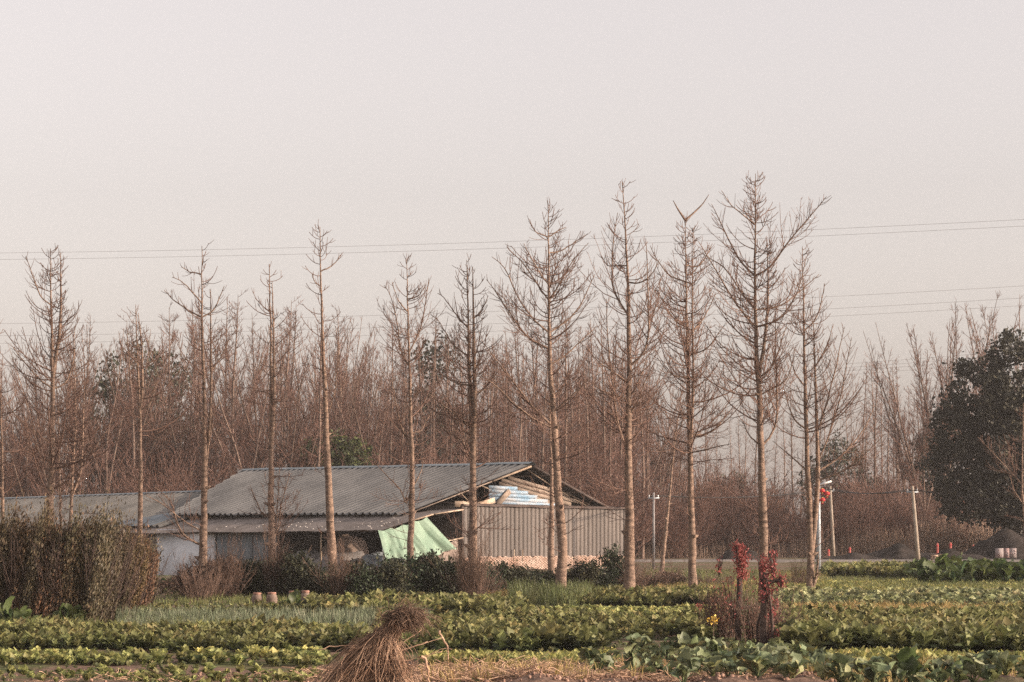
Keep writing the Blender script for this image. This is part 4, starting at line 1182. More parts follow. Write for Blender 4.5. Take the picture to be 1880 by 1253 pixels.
def covered_heap(a0, a1, b0, b1, h, mat, seed, name, label, cat):
    r = rs(seed)
    nu, nv = 22, 14
    u = np.linspace(0, 1, nu)[:, None]; v = np.linspace(0, 1, nv)[None]
    prof = np.minimum(1, np.minimum(u, 1 - u) * 7) * np.minimum(1, np.minimum(v, 1 - v) * 6)
    z = h * prof ** 0.7 * (0.82 + 0.16 * np.sin(u * 8 + r.rand() * 6) + 0.12 * np.sin(u * 19 + v * 5)) - 0.1 + 0.03 * r.randn(nu, nv) * prof
    P = np.stack([a0 + (a1 - a0) * u + 0 * v, b0 + (b1 - b0) * v + 0 * u, z], -1)
    idx = np.arange(nu * nv).reshape(nu, nv)
    A = Acc(); A.add(lc(P).reshape(-1, 3), quads=np.stack([idx[:-1, :-1], idx[1:, :-1], idx[1:, 1:], idx[:-1, 1:]], -1).reshape(-1, 4))
    return tag(link(name, A.mesh(name, M[mat]), loc=R0), label, cat)


covered_heap(2.2, 8.6, -13.3, -10.6, 1.25, 'tarp_grey', 11, 'covered_heap', 'long heap under a grey sheet inside the open lean-to', 'covered heap')
covered_heap(-0.9, 2.2, -12.6, -10.4, 1.15, 'wall_blue', 12, 'covered_heap', 'smaller heap under a dark blue-grey sheet beside the lean-to post', 'covered heap')
covered_heap(3.2, 7.4, -11.8, -9.8, 2.1, 'tarp_brown', 13, 'straw_stack', 'brown stack rising behind the grey covered heap', 'stack')

# second, lower building continuing behind the hedge
shed = tag(link('low_shed', None, loc=R0), 'lower corrugated-roofed shed running on behind the hedge', 'shed')
a = 21.5; k = 0
zs = lambda a: 5.02 - 0.013 * (a - 24)
while a < 60:
    a1 = a + 1.24; lift = 0.012 * (k % 2)
    A = corrugated(a, a1, 0.62, 0.13, lambda s: (s, -4.0, zs(s) + lift), lambda s: (s, -12.6, zs(s) - 2.45 + lift), 3, style='roof')
    link('roof_sheet', A.mesh('roof_sheet', M['metal_roof_old']), shed)
    a = a1; k += 1
A = corrugated(22, 60, 0.6, 0.04, lambda s: (s, -3.95, zs(s)), lambda s: (s, 3.0, zs(s) - 2.2), 1, style='roof')
link('roof_slope', A.mesh('roof_slope', M['metal_roof_old']), shed)
A = Acc(); V = np.array([[(s, -4.25, zs(s) + 0.07), (s, -4.0, zs(s) + 0.16), (s, -3.75, zs(s) + 0.0)] for s in np.linspace(21.5, 60, 12)]); idx = np.arange(36).reshape(12, 3)
A.add(lc(V).reshape(-1, 3), quads=np.stack([idx[:-1, :-1], idx[1:, :-1], idx[1:, 1:], idx[:-1, 1:]], -1).reshape(-1, 4))
link('ridge_cap', A.mesh('ridge_cap', M['flash_blue']), shed)
# curved blue-grey flashing in the valley between the two roofs
A = Acc(); aa = np.linspace(22.5, 30.5, 14)
V = np.array([[(s, -12.7 + 4.6 * (1 - (s - 22.5) / 8.0) ** 1.3 * f, 0) for f in np.linspace(0, 1, 5)] for s in aa])
V[..., 2] = (5.02 - 0.013 * (V[..., 0] - 24)) - 2.45 * (-(V[..., 1] + 4.0)) / 8.6 + 0.14
idx = np.arange(70).reshape(14, 5)
A.add(lc(V).reshape(-1, 3), quads=np.stack([idx[:-1, :-1], idx[1:, :-1], idx[1:, 1:], idx[:-1, 1:]], -1).reshape(-1, 4))
link('valley_flashing', A.mesh('valley_flashing', M['flash_blue']), shed)['label'] = 'blue-grey flashing in the roof valley'
wall_rect('wall', (26.5, -12.3), (60, -12.3), -0.2, 2.1, 'plaster', 0.2, shed)

# ------------------------------------------------------------------ poles, lamp, lanterns, wires
def pole(px, base_py, top_py, w, label, lean=0.0, mat='concrete', name='utility_pole', cat='pole'):
    d = gd(base_py); x = hp(px, d); z0 = float(gz(x, d))
    h = CH + (HY - top_py) * d / F
    root = tag(link(name, None, loc=(x, d, z0)), label, cat)
    r = w / 2 * d / F
    A = Acc(); A.tubes(np.array([[(0, 0, -0.2), (lean * 0.5, 0, h * 0.5), (lean, 0, h)]]), np.array([[r, r * 0.85, r * 0.65]]), 12, cap=True)
    link('shaft', A.mesh('shaft', M[mat], True), root)
    return root, np.array([x, d, z0]), h, r


p1, b1_, h1, r1_ = pole(1688, 1049, 894, 8.5, 'bare concrete utility pole before the lane near the big evergreen', -0.42)
p2, b2_, h2, r2_ = pole(1531, 1028, 893, 7, 'concrete utility pole beside the lamp post', -0.30)
p3, b3_, h3, r3_ = pole(1200, 1045, 905, 5.5, 'grey utility pole just beyond the end of the barn', 0.0, 'tarp_grey')
for pr_, h_, ln_ in ((p1, h1, -0.42), (p2, h2, -0.30), (p3, h3, 0)):
    A = Acc(); A.box((ln_, 0, h_ - 0.35), (0.7, 0.08, 0.08)); link('crossarm', A.mesh('crossarm', M['lamp_steel']), pr_)
    for s in (-0.28, 0.28):
        A = Acc(); A.tubes(np.array([[(ln_ + s, 0, h_ - 0.31), (ln_ + s, 0, h_ - 0.16)]]), np.array([[0.04, 0.03]]), 8, cap=True); link('insulator', A.mesh('insulator', M['white'], True), pr_)
lp, lb_, lh, lr_ = pole(1503, 1046, 888, 9, 'grey steel street lamp post with red lanterns behind the twin-trunked tree', 0.0, 'lamp_steel', 'street_lamp', 'street lamp')
A = Acc(); A.tubes(np.array([[(0, 0, lh - 0.05), (0.25, 0, lh + 0.05), (0.5, 0, lh + 0.1)]]), np.full((1, 3), 0.035), 8, cap=True); link('lamp_arm', A.mesh('lamp_arm', M['lamp_steel'], True), lp)
A = Acc(); A.box((0.42, 0, lh + 0.05), (0.75, 0.28, 0.11), M=np.array([[0.95, 0, -0.31], [0, 1, 0], [0.31, 0, 0.95]])); link('lamp_head', A.mesh('lamp_head', M['white']), lp)


def lantern(loc, r, label):
    root = tag(link('red_lantern', None, loc=loc), label, 'lantern', 'red lanterns on the lamp post')
    A = Acc(); t = np.linspace(0, math.pi, 9)
    P = np.stack([0 * t, 0 * t, -r * 0.8 * np.cos(t)], -1)
    n = 16; th = np.arange(n) * 2 * math.pi / n
    ring = np.sin(t)[:, None] * r * (1 + 0.05 * np.cos(th * 8))[None] + 0.02
    V = np.stack([ring * np.cos(th), ring * np.sin(th), np.repeat(P[:, 2:3], n, 1)], -1); idx = np.arange(9 * n).reshape(9, n)
    A.add(V.reshape(-1, 3), quads=np.stack([idx[:-1], np.roll(idx[:-1], -1, 1), np.roll(idx[1:], -1, 1), idx[1:]], -1).reshape(-1, 4))
    link('shade', A.mesh('shade', M['red'], True), root)
    for s in (-1, 1):
        A = Acc(); A.tubes(np.array([[(0, 0, s * r * 0.74), (0, 0, s * r * 0.95)]]), np.full((1, 2), r * 0.42), 10, cap=True); link('cap', A.mesh('cap', M['yellow'], True), root)
    A = Acc()
    for q in range(8):
        aa = q * 0.785; A.tubes(np.array([[(0.05 * math.cos(aa), 0.05 * math.sin(aa), -r * 0.9), (0.07 * math.cos(aa), 0.07 * math.sin(aa), -r * 1.7)]]), np.full((1, 2), 0.012), 3)
    link('tassel', A.mesh('tassel', M['red']), root)
    return root


for dx, dz, lab in ((0.18, -0.45, 'red lantern nearest the lamp head'), (0.48, -0.62, 'round red lantern hanging farthest out from the lamp post'), (0.20, -1.0, 'lowest red lantern on the lamp post')):
    lantern((lb_[0] + dx, lb_[1] - 0.25, lh + dz), 0.16, lab)


def wire(p, q, sag, r, label, group, mat='wire', n=24):
    p = np.asarray(p, float); q = np.asarray(q, float)
    t = np.linspace(0, 1, n)[:, None]
    P = p * (1 - t) + q * t; P[:, 2] -= (sag * 4 * t * (1 - t))[:, 0]
    A = Acc(); A.tubes(P[None], np.full((1, n), r), 4)
    o = link('overhead_wire', A.mesh('overhead_wire', M[mat], True, p), loc=p)
    return tag(o, label, 'wire', group)


for dy in (0, 12):
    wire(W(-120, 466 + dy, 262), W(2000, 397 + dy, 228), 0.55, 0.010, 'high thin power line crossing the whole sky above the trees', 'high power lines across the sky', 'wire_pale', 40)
for dy, dd in ((0, 0), (14, 6), (-22, 12)):
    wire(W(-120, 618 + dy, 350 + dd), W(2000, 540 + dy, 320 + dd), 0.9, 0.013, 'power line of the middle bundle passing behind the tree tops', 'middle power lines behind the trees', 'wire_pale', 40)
for dy in (0, 7, 13, 20):
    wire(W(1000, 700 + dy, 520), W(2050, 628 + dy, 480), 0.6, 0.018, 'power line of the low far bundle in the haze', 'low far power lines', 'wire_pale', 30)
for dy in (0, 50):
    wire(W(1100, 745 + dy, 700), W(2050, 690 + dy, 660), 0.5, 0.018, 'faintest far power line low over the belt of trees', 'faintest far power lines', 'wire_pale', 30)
top1 = b1_ + np.array([-0.42, 0, h1 - 0.2]); top2 = b2_ + np.array([-0.30, 0, h2 - 0.2]); top3 = b3_ + np.array([0, 0, h3 - 0.2])
for s in (-0.28, 0.28):
    wire(top3 + [s, 0, 0], top2 + [s, 0, 0], 0.35, 0.022, 'sagging service cable between the pole by the barn and the pole by the lamp', 'cables from barn pole to lamp pole')
    wire(top2 + [s, 0, 0], top1 + [s, 0, 0], 0.30, 0.025, 'service cable between the two concrete poles by the lane', 'cables between the concrete poles')
    wire(top1 + [s, 0, 0.0], W(1990, 930 + (10 if s > 0 else 0), 165), 0.12, 0.020, 'service cable running from the bare pole across the big evergreen', 'cables across the big evergreen')
wire(top3, R0 + Lc(1.0, 6.7, 3.9), 0.3, 0.02, 'single cable from the grey pole to the barn eave', None)

# ------------------------------------------------------------------ small things by the lane
def marker(px, d, h, label):
    x = hp(px, d)
    A = Acc(); prof = [(0.20, 0), (0.20, 0.05), (0.13, 0.07), (0.10, h * 0.6), (0.085, h * 0.95), (0.03, h)]
    n = 12; th = np.arange(n) * 2 * math.pi / n
    V = np.array([[(r * math.cos(t), r * math.sin(t), z) for t in th] for r, z in prof]); idx = np.arange(len(prof) * n).reshape(-1, n)
    A.add(V.reshape(-1, 3), quads=np.stack([idx[:-1], np.roll(idx[:-1], -1, 1), np.roll(idx[1:], -1, 1), idx[1:]], -1).reshape(-1, 4))
    root = tag(link('marker_post', None, loc=(x, d, 0.0)), label, 'marker post', 'red marker posts beyond the lane')
    link('shaft', A.mesh('shaft', M['orange_red'], True), root)
    A = Acc(); A.tubes(np.array([[(0, 0, h * 0.78), (0, 0, h * 0.88)]]), np.full((1, 2), 0.11), 12); link('band', A.mesh('band', M['red'], True), root)


for px, h, lab in ((1721, 1.3, 'red marker post behind the gap between the spoil heaps'), (1745, 1.35, 'red marker post above the pointed spoil heap'), (1787, 1.15, 'red marker post nearest the tall spoil heap'), (1560, 0.95, 'red marker post right of the concrete pole by the lamp'), (1521, 0.8, 'small red marker post between lamp and pole')):
    marker(px, 241.5, h, lab)


def crate(px, py, w, h, lab, seed):
    d = gd(py); d = 217.3; x = hp(px, d); r = rs(seed)
    root = tag(link('wooden_crate', None, loc=(x, d, 0.02)), lab, 'crate', 'crates on the lane verge')
    for sx in (-1, 1):
        for sy in (-1, 1):
            A = Acc(); A.box((sx * w / 2, sy * 0.25, h / 2), (0.06, 0.06, h)); link('corner_post', A.mesh('corner_post', M['crate']), root)
    for i in range(3):
        z = 0.08 + i * (h - 0.14) / 2
        for sy in (-1, 1):
            A = Acc(); A.box((0, sy * 0.29, z), (w, 0.02, 0.13)); link('slat', A.mesh('slat', M['crate']), root)
        for sx in (-1, 1):
            A = Acc(); A.box((sx * (w / 2 + 0.04), 0, z), (0.02, 0.56, 0.13)); link('slat', A.mesh('slat', M['crate']), root)


crate(1716, 1034, 0.42, 0.52, 'open slatted crate with dark gaps on the lane verge', 1)
crate(1727, 1034, 0.32, 0.56, 'taller tan crate beside the open one on the lane verge', 2)
A = Acc(); A.box((0, 0, 0), (1.6, 0.7, 0.06)); o = link('board', A.mesh('board', M['white']), loc=(hp(1730, 216.2), 216.0, 0.10)); tag(o, 'flat white board lying on the ground before the crates', 'board')

# faded two-leaf panel standing against the tall heap
d = 225; x = hp(1848, d)
sg = tag(link('sign_panel', None, loc=(x, d, 0.0)), 'faded pinkish panel with worn dark print against the tall spoil heap', 'sign')
for i, (xx, w) in enumerate(((-0.55, 0.62), (0.0, 0.42), (0.5, 0.52))):
    A = Acc(); A.box((xx, 0.02 * i, 0.62), (w, 0.05, 0.72)); link('panel', A.mesh('panel', M['panel'] if i != 1 else M['print']), sg)
    rr = rs(60 + i)
    A = Acc()
    for _ in range(7):
        A.box((xx + rr.uniform(-w * 0.3, w * 0.3), 0.02 * i - 0.032, 0.62 + rr.uniform(-0.22, 0.22)), (rr.uniform(0.04, 0.14), 0.008, rr.uniform(0.03, 0.10)))
    link('print_mark', A.mesh('print_mark', M['print'] if i != 1 else M['panel']), sg)
for sx in (-0.8, 0.74):
    A = Acc(); A.box((sx, 0.06, 0.45), (0.06, 0.06, 1.0)); link('post', A.mesh('post', M['timber_dark']), sg)


def bag(px, py, s, lab, mat='bag'):
    d = gd(py); x = hp(px, d); r = rs(int(px))
    A = Acc(); n, m = 14, 7
    th = np.arange(n) * 2 * math.pi / n; t = np.linspace(0, 1, m)
    TH, T = np.meshgrid(th, t)
    rad = s * np.sqrt(1 - T ** 2 * 0.98) * (1 + 0.18 * np.sin(3 * TH + 1) + 0.1 * np.sin(7 * TH))
    V = np.stack([rad * np.cos(TH) * 1.6, rad * np.sin(TH), T * s * 1.0 + 0.05 * s * r.randn(m, n)], -1); idx = np.arange(n * m).reshape(m, n)
    A.add(V.reshape(-1, 3), quads=np.stack([idx[:-1], np.roll(idx[:-1], -1, 1), np.roll(idx[1:], -1, 1), idx[1:]], -1).reshape(-1, 4))
    tag(link('sack', A.mesh('sack', M[mat], True), loc=(x, d, float(gz(x, d)))), lab, 'sack')


bag(1665, 1056, 0.34, 'white plastic sack lying by the foot of the bare pole')
bag(1650, 1057, 0.2, 'small pinkish sack beside the white one', 'panel')

# four clay jars at the field edge
def jar(px, base, w, h, lab):
    d = gd(base); s = d / F; x = hp(px, d); R = w / 2 * s; Hh = h * s
    prof = [(0.62, 0), (0.80, 0.12), (0.98, 0.40), (1.0, 0.58), (0.90, 0.76), (0.68, 0.86)]
    rim = [(0.66, 0.855), (0.76, 0.90), (0.76, 0.97), (0.66, 1.0), (0.50, 0.98), (0.48, 0.75)]
    n = 20; th = np.arange(n) * 2 * math.pi / n
    root = tag(link('clay_jar', None, loc=(x, d, float(gz(x, d)) - 0.02)), lab, 'jar', 'clay jars at the field edge')
    for nm, pf, mt in (('body', prof, 'clay'), ('rim', rim, 'clay_rim')):
        A = Acc(); V = np.array([[(r * R * math.cos(t), r * R * math.sin(t), z * Hh) for t in th] for r, z in pf]); idx = np.arange(len(pf) * n).reshape(-1, n)
        A.add(V.reshape(-1, 3), quads=np.stack([idx[:-1], np.roll(idx[:-1], -1, 1), np.roll(idx[1:], -1, 1), idx[1:]], -1).reshape(-1, 4))
        link(nm, A.mesh(nm, M[mt], True), root)


jar(472, 1113, 20, 26, 'squat clay jar of the left-hand pair, farther from the leafy clump')
jar(499, 1113, 21, 27, 'squat clay jar of the pair, next to the gap between the pairs')
jar(537, 1114, 18, 30, 'narrower clay jar half hidden by the tall leafy crop')
jar(561, 1115, 19, 32, 'tallest clay jar, standing at the end of the row by the leafy crop')

# ------------------------------------------------------------------ crops
def leaf_strip(L, Wd, arch, n=4, cup=0.15, stem=0.25):
    """one broad leaf on a stalk, along +x, arching; returns verts, quads"""
    V, Q = [], []
    for i in range(n + 1):
        t = i / n
        x = L * t; z = arch * math.sin(t * 2.2) * L - 0.25 * L * t * t * (0.6 - arch)
        w = Wd * 0.5 * (0.10 + 0.90 * math.sin(math.pi * min(1, max(0, (t - stem) / (1 - stem))) ** 0.8)) if t > stem else Wd * 0.05
        if i == n: w = Wd * 0.10
        V += [(x, -w, z + cup * w * 2), (x, 0, z), (x, w, z + cup * w * 2)]
    for i in range(n):
        a = i * 3; Q += [[a, a + 3, a + 4, a + 1], [a + 1, a + 4, a + 5, a + 2]]
    return np.array(V), np.array(Q)


def rot(az, el, tw=0.0):
    Rz = np.array([[math.cos(az), -math.sin(az), 0], [math.sin(az), math.cos(az), 0], [0, 0, 1]])
    Ry = np.array([[math.cos(el), 0, -math.sin(el)], [0, 1, 0], [math.sin(el), 0, math.cos(el)]])
    Rx = np.array([[1, 0, 0], [0, math.cos(tw), -math.sin(tw)], [0, math.sin(tw), math.cos(tw)]])
    return Rz @ Ry @ Rx


def rosette(seed, nleaf, L, Wd, el0, el1, hue, arch=0.35, nseg=3, stem=0.25, var=0.22, lift=0.0):
    """a whole vegetable plant as arrays"""
    r = rs(seed); Vs, Qs, Cs, n = [], [], [], 0
    for i in range(nleaf):
        f = i / max(1, nleaf - 1)
        v, q = leaf_strip(L * r.uniform(0.7, 1.15), Wd * r.uniform(0.75, 1.2), arch * r.uniform(0.6, 1.3), nseg, 0.18, stem)
        v = v @ rot(i * 2.4 + r.uniform(-0.4, 0.4), math.radians(el0 + (el1 - el0) * f + r.uniform(-10, 10)), r.uniform(-0.5, 0.5)).T
        c = np.array(hue[0]) * (1 - f) + np.array(hue[1]) * f
        v = v + np.array([r.uniform(-0.04, 0.04), r.uniform(-0.04, 0.04), lift * (0.15 + 0.85 * f) * r.uniform(0.7, 1.1)])
        Vs.append(v); Qs.append(q + n); Cs.append(np.tile(c * r.uniform(1 - var, 1 + var), (len(v), 1))); n += len(v)
    return np.concatenate(Vs), np.concatenate(Qs), np.concatenate(Cs)


def scatter(A, protos, pos, sc, rz, rng, cvar=0.25):
    which = rng.randint(len(protos), size=len(pos))
    for k, (v, q, c) in enumerate(protos):
        m = which == k; n = int(m.sum())
        if not n: continue
        ca, sa = np.cos(rz[m]), np.sin(rz[m]); s = sc[m]
        x = (v[None, :, 0] * ca[:, None] - v[None, :, 1] * sa[:, None]) * s[:, None] + pos[m, 0:1]
        y = (v[None, :, 0] * sa[:, None] + v[None, :, 1] * ca[:, None]) * s[:, None] + pos[m, 1:2]
        z = v[None, :, 2] * s[:, None] + pos[m, 2:3]
        Q = (q[None] + (np.arange(n) * len(v))[:, None, None]).reshape(-1, 4)
        cc = c[None] * np.clip(1 + cvar * rng.randn(n, 1, 1), 0.4, 1.9) * (1 + rng.rand(n, 1, 1) ** 3 * np.array([0.38, 0.10, 0.25]))
        A.add(np.stack([x, y, z], -1).reshape(-1, 3), quads=Q, col=cc.reshape(-1, 3))


PR = {
 'lettuce': [rosette(200 + i, 11, 0.17, 0.12, 5, 75, ((0.5, 0.62, 0.55), (1.45, 1.4, 1.1)), 0.4, 2, 0.2, 0.3) for i in range(5)],
 'rape': [rosette(210 + i, 13, 0.21, 0.135, -5, 62, ((0.45, 0.55, 0.5), (1.75, 1.65, 1.2)), 0.35, 2, 0.25, 0.3, 0.13) for i in range(5)],
 'collard': [rosette(220 + i, 9, 0.42, 0.27, 15, 78, ((0.7, 0.8, 0.7), (1.3, 1.25, 1.05)), 0.35, 3, 0.35) for i in range(3)],
 'big': [rosette(230 + i, 8, 0.75, 0.42, 25, 80, ((0.8, 0.85, 0.7), (1.5, 1.4, 1.0)), 0.3, 4, 0.4) for i in range(3)],
 'small': [rosette(240 + i, 4, 0.13, 0.09, 15, 70, ((0.8, 0.9, 0.8), (1.25, 1.15, 0.9)), 0.35, 2, 0.2) for i in range(4)],
}


def blades(seed, n, L, w, lean, hue):
    r = rs(seed); V, Q, C = [], [], []
    for i in range(n):
        a = r.rand() * 6.28; b = r.rand() * 6.28; s = L * r.uniform(0.5, 1.15); l = lean * r.uniform(0.2, 1.2)
        o = np.array([0.06 * math.cos(b), 0.06 * math.sin(b), 0]); dr = np.array([math.cos(a), math.sin(a), 0]); pr_ = np.array([-dr[1], dr[0], 0]) * w * 0.5
        p0 = o; p1 = o + dr * l * 0.25 * s + np.array([0, 0, 0.55 * s]); p2 = o + dr * l * 0.8 * s + np.array([0, 0, s * (1 - 0.25 * l)])
        k = len(V); V += [p0 - pr_, p0 + pr_, p1 + pr_, p1 - pr_, p2 + pr_ * 0.15, p2 - pr_ * 0.15]
        Q += [[k, k + 1, k + 2, k + 3], [k + 3, k + 2, k + 4, k + 5]]
        C += [np.array(hue) * r.uniform(0.7, 1.3)] * 6
    return np.array(V), np.array(Q), np.array(C)


PR['onion'] = [blades(250 + i, 7, 0.34, 0.016, 0.35, (1, 1, 1)) for i in range(3)]
PR['grass'] = [blades(260 + i, 8, 0.30, 0.014, 0.7, (1, 1, 1)) for i in range(3)]
PR['tallgrass'] = [blades(270 + i, 9, 0.62, 0.016, 0.5, (0.72, 0.78, 0.8)) for i in range(3)]
PR['drygrass'] = [blades(280 + i, 8, 0.28, 0.014, 0.8, (2.2, 1.5, 1.6)) for i in range(3)]
PMAT = {'lettuce': 'leaf_lettuce', 'rape': 'leaf_rape', 'collard': 'leaf_collard', 'big': 'leaf_big', 'small': 'leaf_lettuce', 'onion': 'leaf_onion', 'grass': 'leaf_grass', 'tallgrass': 'leaf_grass', 'drygrass': 'leaf_grass'}
rng = rs(300)

# (name, px0, px1, far row, near row, kind, spacing, scale, drop-out)
BEDS = [
 ('lettuce_bed', -30, 600, 1205, 1222, 'lettuce', 0.21, 1.05, 0.05),
 ('lettuce_bed', -30, 590, 1236, 1262, 'lettuce', 0.36, 0.8, 0.45),
 ('leafy_crop_bed', -30, 640, 1164, 1178, 'rape', 0.25, 0.9, 0.1),
 ('leafy_crop_bed', -30, 760, 1184, 1198, 'rape', 0.25, 0.95, 0.08),
 ('lettuce_bed', -30, 700, 1153, 1165, 'lettuce', 0.30, 1.0, 0.25),
 ('leafy_crop_bed', 262, 590, 1123, 1137, 'rape', 0.27, 0.72, 0.10),
 ('leafy_crop_bed', 572, 960, 1114, 1136, 'rape', 0.28, 1.25, 0.05),
 ('leafy_crop_bed', 700, 1310, 1140, 1178, 'rape', 0.28, 0.9, 0.07),
 ('leafy_crop_bed', 660, 1110, 1184, 1198, 'rape', 0.25, 1.15, 0.03),
 ('lettuce_bed', 780, 1130, 1208, 1226, 'small', 0.12, 1.1, 0.08),
 ('leafy_crop_bed', 1038, 1330, 1098, 1114, 'rape', 0.28, 1.15, 0.05),
 ('lettuce_bed', 960, 1330, 1120, 1142, 'lettuce', 0.27, 0.85, 0.12),
 ('leafy_crop_bed', 1440, 1900, 1134, 1178, 'rape', 0.27, 1.05, 0.08),
 ('leafy_crop_bed', 1440, 1900, 1184, 1200, 'rape', 0.27, 1.35, 0.03),
 ('lettuce_bed', 1420, 1900, 1206, 1226, 'small', 0.14, 1.1, 0.12),
 ('cabbage_bed', 1415, 1900, 1092, 1118, 'collard', 0.42, 0.62, 0.15),
 ('lettuce_bed', 1415, 1900, 1072, 1094, 'small', 0.20, 1.3, 0.12),
 ('leafy_crop_bed', 1518, 1670, 1050, 1062, 'rape', 0.32, 1.5, 0.05),
]
plants = {'lettuce': [], 'rape': [], 'small': [], 'collard': []}
for (nm, x0, x1, y0, y1, kind, spc, sc, drop) in BEDS:
    d1, d0 = gd(y0), gd(y1)
    out = []
    dd = d0
    while dd <= d1:
        xa, xb = hp(x0, dd), hp(x1, dd)
        xs = np.arange(xa, xb, spc)
        xs = xs + rng.uniform(-0.35, 0.35, len(xs)) * spc
        out.append(np.stack([xs, dd + rng.uniform(-0.3, 0.3, len(xs)) * spc], -1))
        dd += spc * 1.05
    P = np.concatenate(out); P = P[rng.rand(len(P)) > drop]
    # drop plants where the growth is thin
    thin = np.sin(P[:, 0] * 0.8 + P[:, 1] * 0.5) + np.sin(P[:, 0] * 0.33 - P[:, 1] * 0.21)
    P = P[(thin > -1.05) | (rng.rand(len(P)) < 0.3)]
    ed = np.minimum(P[:, 1] - d0, d1 - P[:, 1]) / max(0.3, (d1 - d0) * 0.5)
    P = P[ed + 0.35 + 0.25 * np.sin(P[:, 0] * 2.1 + y0) + 0.2 * np.sin(P[:, 0] * 0.7 + y1) > 0.25 * rng.rand(len(P))]
    vig = 1 + 0.14 * np.sin(P[:, 0] * 1.3 + P[:, 1] * 0.4)
    for (x, y), v in zip(P, vig):
        plants[kind].append((x, y, sc * v * rng.uniform(0.6, 1.35)))
LAB = {'lettuce': ('lettuce_plant', 'pale yellow-green leafy lettuce in the near vegetable beds', 'lettuces in the near beds'),
       'rape': ('leafy_vegetable', 'broad-leaved green vegetable plant in the near vegetable beds', 'leafy vegetables in the near beds'),
       'small': ('seedling', 'small bright green seedling in the near seedling bed', 'seedlings in the near bed'),
       'collard': ('cabbage_plant', 'bluish cabbage plant in the bed beyond the straw strip', 'cabbages in the far bed')}
for kind, lst in plants.items():
    arr = np.array(lst)
    vis = np.abs(arr[:, 0] / arr[:, 1] * F) < 945
    order = np.argsort(arr[:, 1] - 1e3 * 0 + np.where(vis, 0, 1e4))
    near, far = arr[order[:280]], arr[order[280:]]
    nm, lab, grp = LAB[kind]
    mes = []
    for (v, q, c) in PR[kind]:
        A = Acc(); A.add(v, quads=q, col=c); mes.append(A.mesh(nm, M[PMAT[kind]]))
    for (x, y, s) in near:
        o = link(nm, mes[rng.randint(len(mes))], loc=(x, y, float(gz(x, y)) + 0.01))
        o.rotation_euler = (rng.uniform(-0.1, 0.1), rng.uniform(-0.1, 0.1), rng.rand() * 6.28); o.scale = (s, s, s)
        tag(o, lab, 'vegetable', grp)
    if len(far):
        A = Acc(); pos = np.stack([far[:, 0], far[:, 1], gz(far[:, 0], far[:, 1]) + 0.01], -1)
        scatter(A, PR[kind], pos, far[:, 2], rng.rand(len(far)) * 6.28, rng)
        o = link(nm + '_cover', A.mesh(nm + '_cover', M[PMAT[kind]]), kind='stuff')
        tag(o, {'lettuce': 'pale green lettuces covering the farther vegetable beds', 'rape': 'dense green leafy crop covering the farther vegetable beds', 'small': 'low bright seedlings covering the farther plots', 'collard': 'bluish cabbages filling the far end of their bed'}[kind], 'crop')


def cover(name, label, kind, areas, sc, seed, mat=None):
    r = rs(seed); A = Acc()
    for (x0, x1, y0, y1, n) in areas:
        d1, d0 = gd(y0), gd(y1)
        dd = r.uniform(d0, d1, n); xx = hp(x0, dd) + (hp(x1, dd) - hp(x0, dd)) * r.rand(n)
        clump = np.sin(xx * 1.1 + dd * 0.3) + np.sin(xx * 0.4 - dd * 0.7) + r.randn(n) * 0.7
        m = clump > -0.9; xx, dd = xx[m], dd[m]
        pos = np.stack([xx, dd, gz(xx, dd)], -1)
        scatter(A, PR[kind], pos, sc * r.uniform(0.6, 1.3, len(pos)), r.rand(len(pos)) * 6.28, r)
    o = link(name, A.mesh(name, M[mat or PMAT[kind]]), kind='stuff')
    return tag(o, label, 'ground cover')


cover('onion_cover', 'fine blue-green onion blades in the bed before the jars', 'onion', [(215, 790, 1135, 1160, 4300)], 1.0, 1)
cover('grass_cover', 'short green grass on the strips beside the far plots', 'grass', [(1420, 1900, 1066, 1092, 3600), (1640, 1900, 1078, 1090, 1500), (-40, 420, 1146, 1165, 900), (960, 1450, 1082, 1112, 1600), (1180, 1480, 1050, 1085, 1600), (270, 900, 1100, 1112, 800)], 1.0, 2)
cover('tall_grass_cover', 'tall green grass tuft strip at the foot of the broad bare tree', 'tallgrass', [(935, 1085, 1094, 1112, 700), (1000, 1060, 1098, 1118, 200)], 1.0, 3)
cover('dry_grass_cover', 'dry straw-coloured grass along the bare soil strip', 'drygrass', [(1440, 1900, 1117, 1130, 1300), (1150, 1500, 1072, 1092, 1100), (840, 1080, 1088, 1100, 600), (1400, 1520, 1055, 1078, 600), (780, 1900, 1226, 1262, 700)], 1.0, 4)
cover('weed_cover', 'low scattered weeds between the vegetable beds', 'small', [(-30, 1900, 1098, 1262, 3400), (1150, 1900, 1046, 1100, 1500), (1880, 2200, 1052, 1262, 900), (-260, -20, 1060, 1262, 600)], 0.75, 5, 'leaf_rape')

# big-leaved clumps: every leaf its own piece
def big_plant(loc, nleaf, L, Wd, mat, name, label, cat, group, seed, meshes, el=(15, 80), sc=1.0):
    r = rs(seed)
    root = tag(link(name, None, loc=loc), label, cat, group)
    root.empty_display_size = 0.1
    for i in range(nleaf):
        f = i / (nleaf - 1)
        az = i * 2.4 + r.uniform(-0.5, 0.5); e = math.radians(el[0] + (el[1] - el[0]) * f + r.uniform(-12, 12)); s = sc * r.uniform(0.7, 1.2)
        Mt = Matrix(rot(az, e, r.uniform(-0.6, 0.6)).tolist()).to_4x4() @ Matrix.Diagonal((s, s, s, 1))
        link('leaf', meshes[r.randint(len(meshes))], root, M=Mt)
    return root


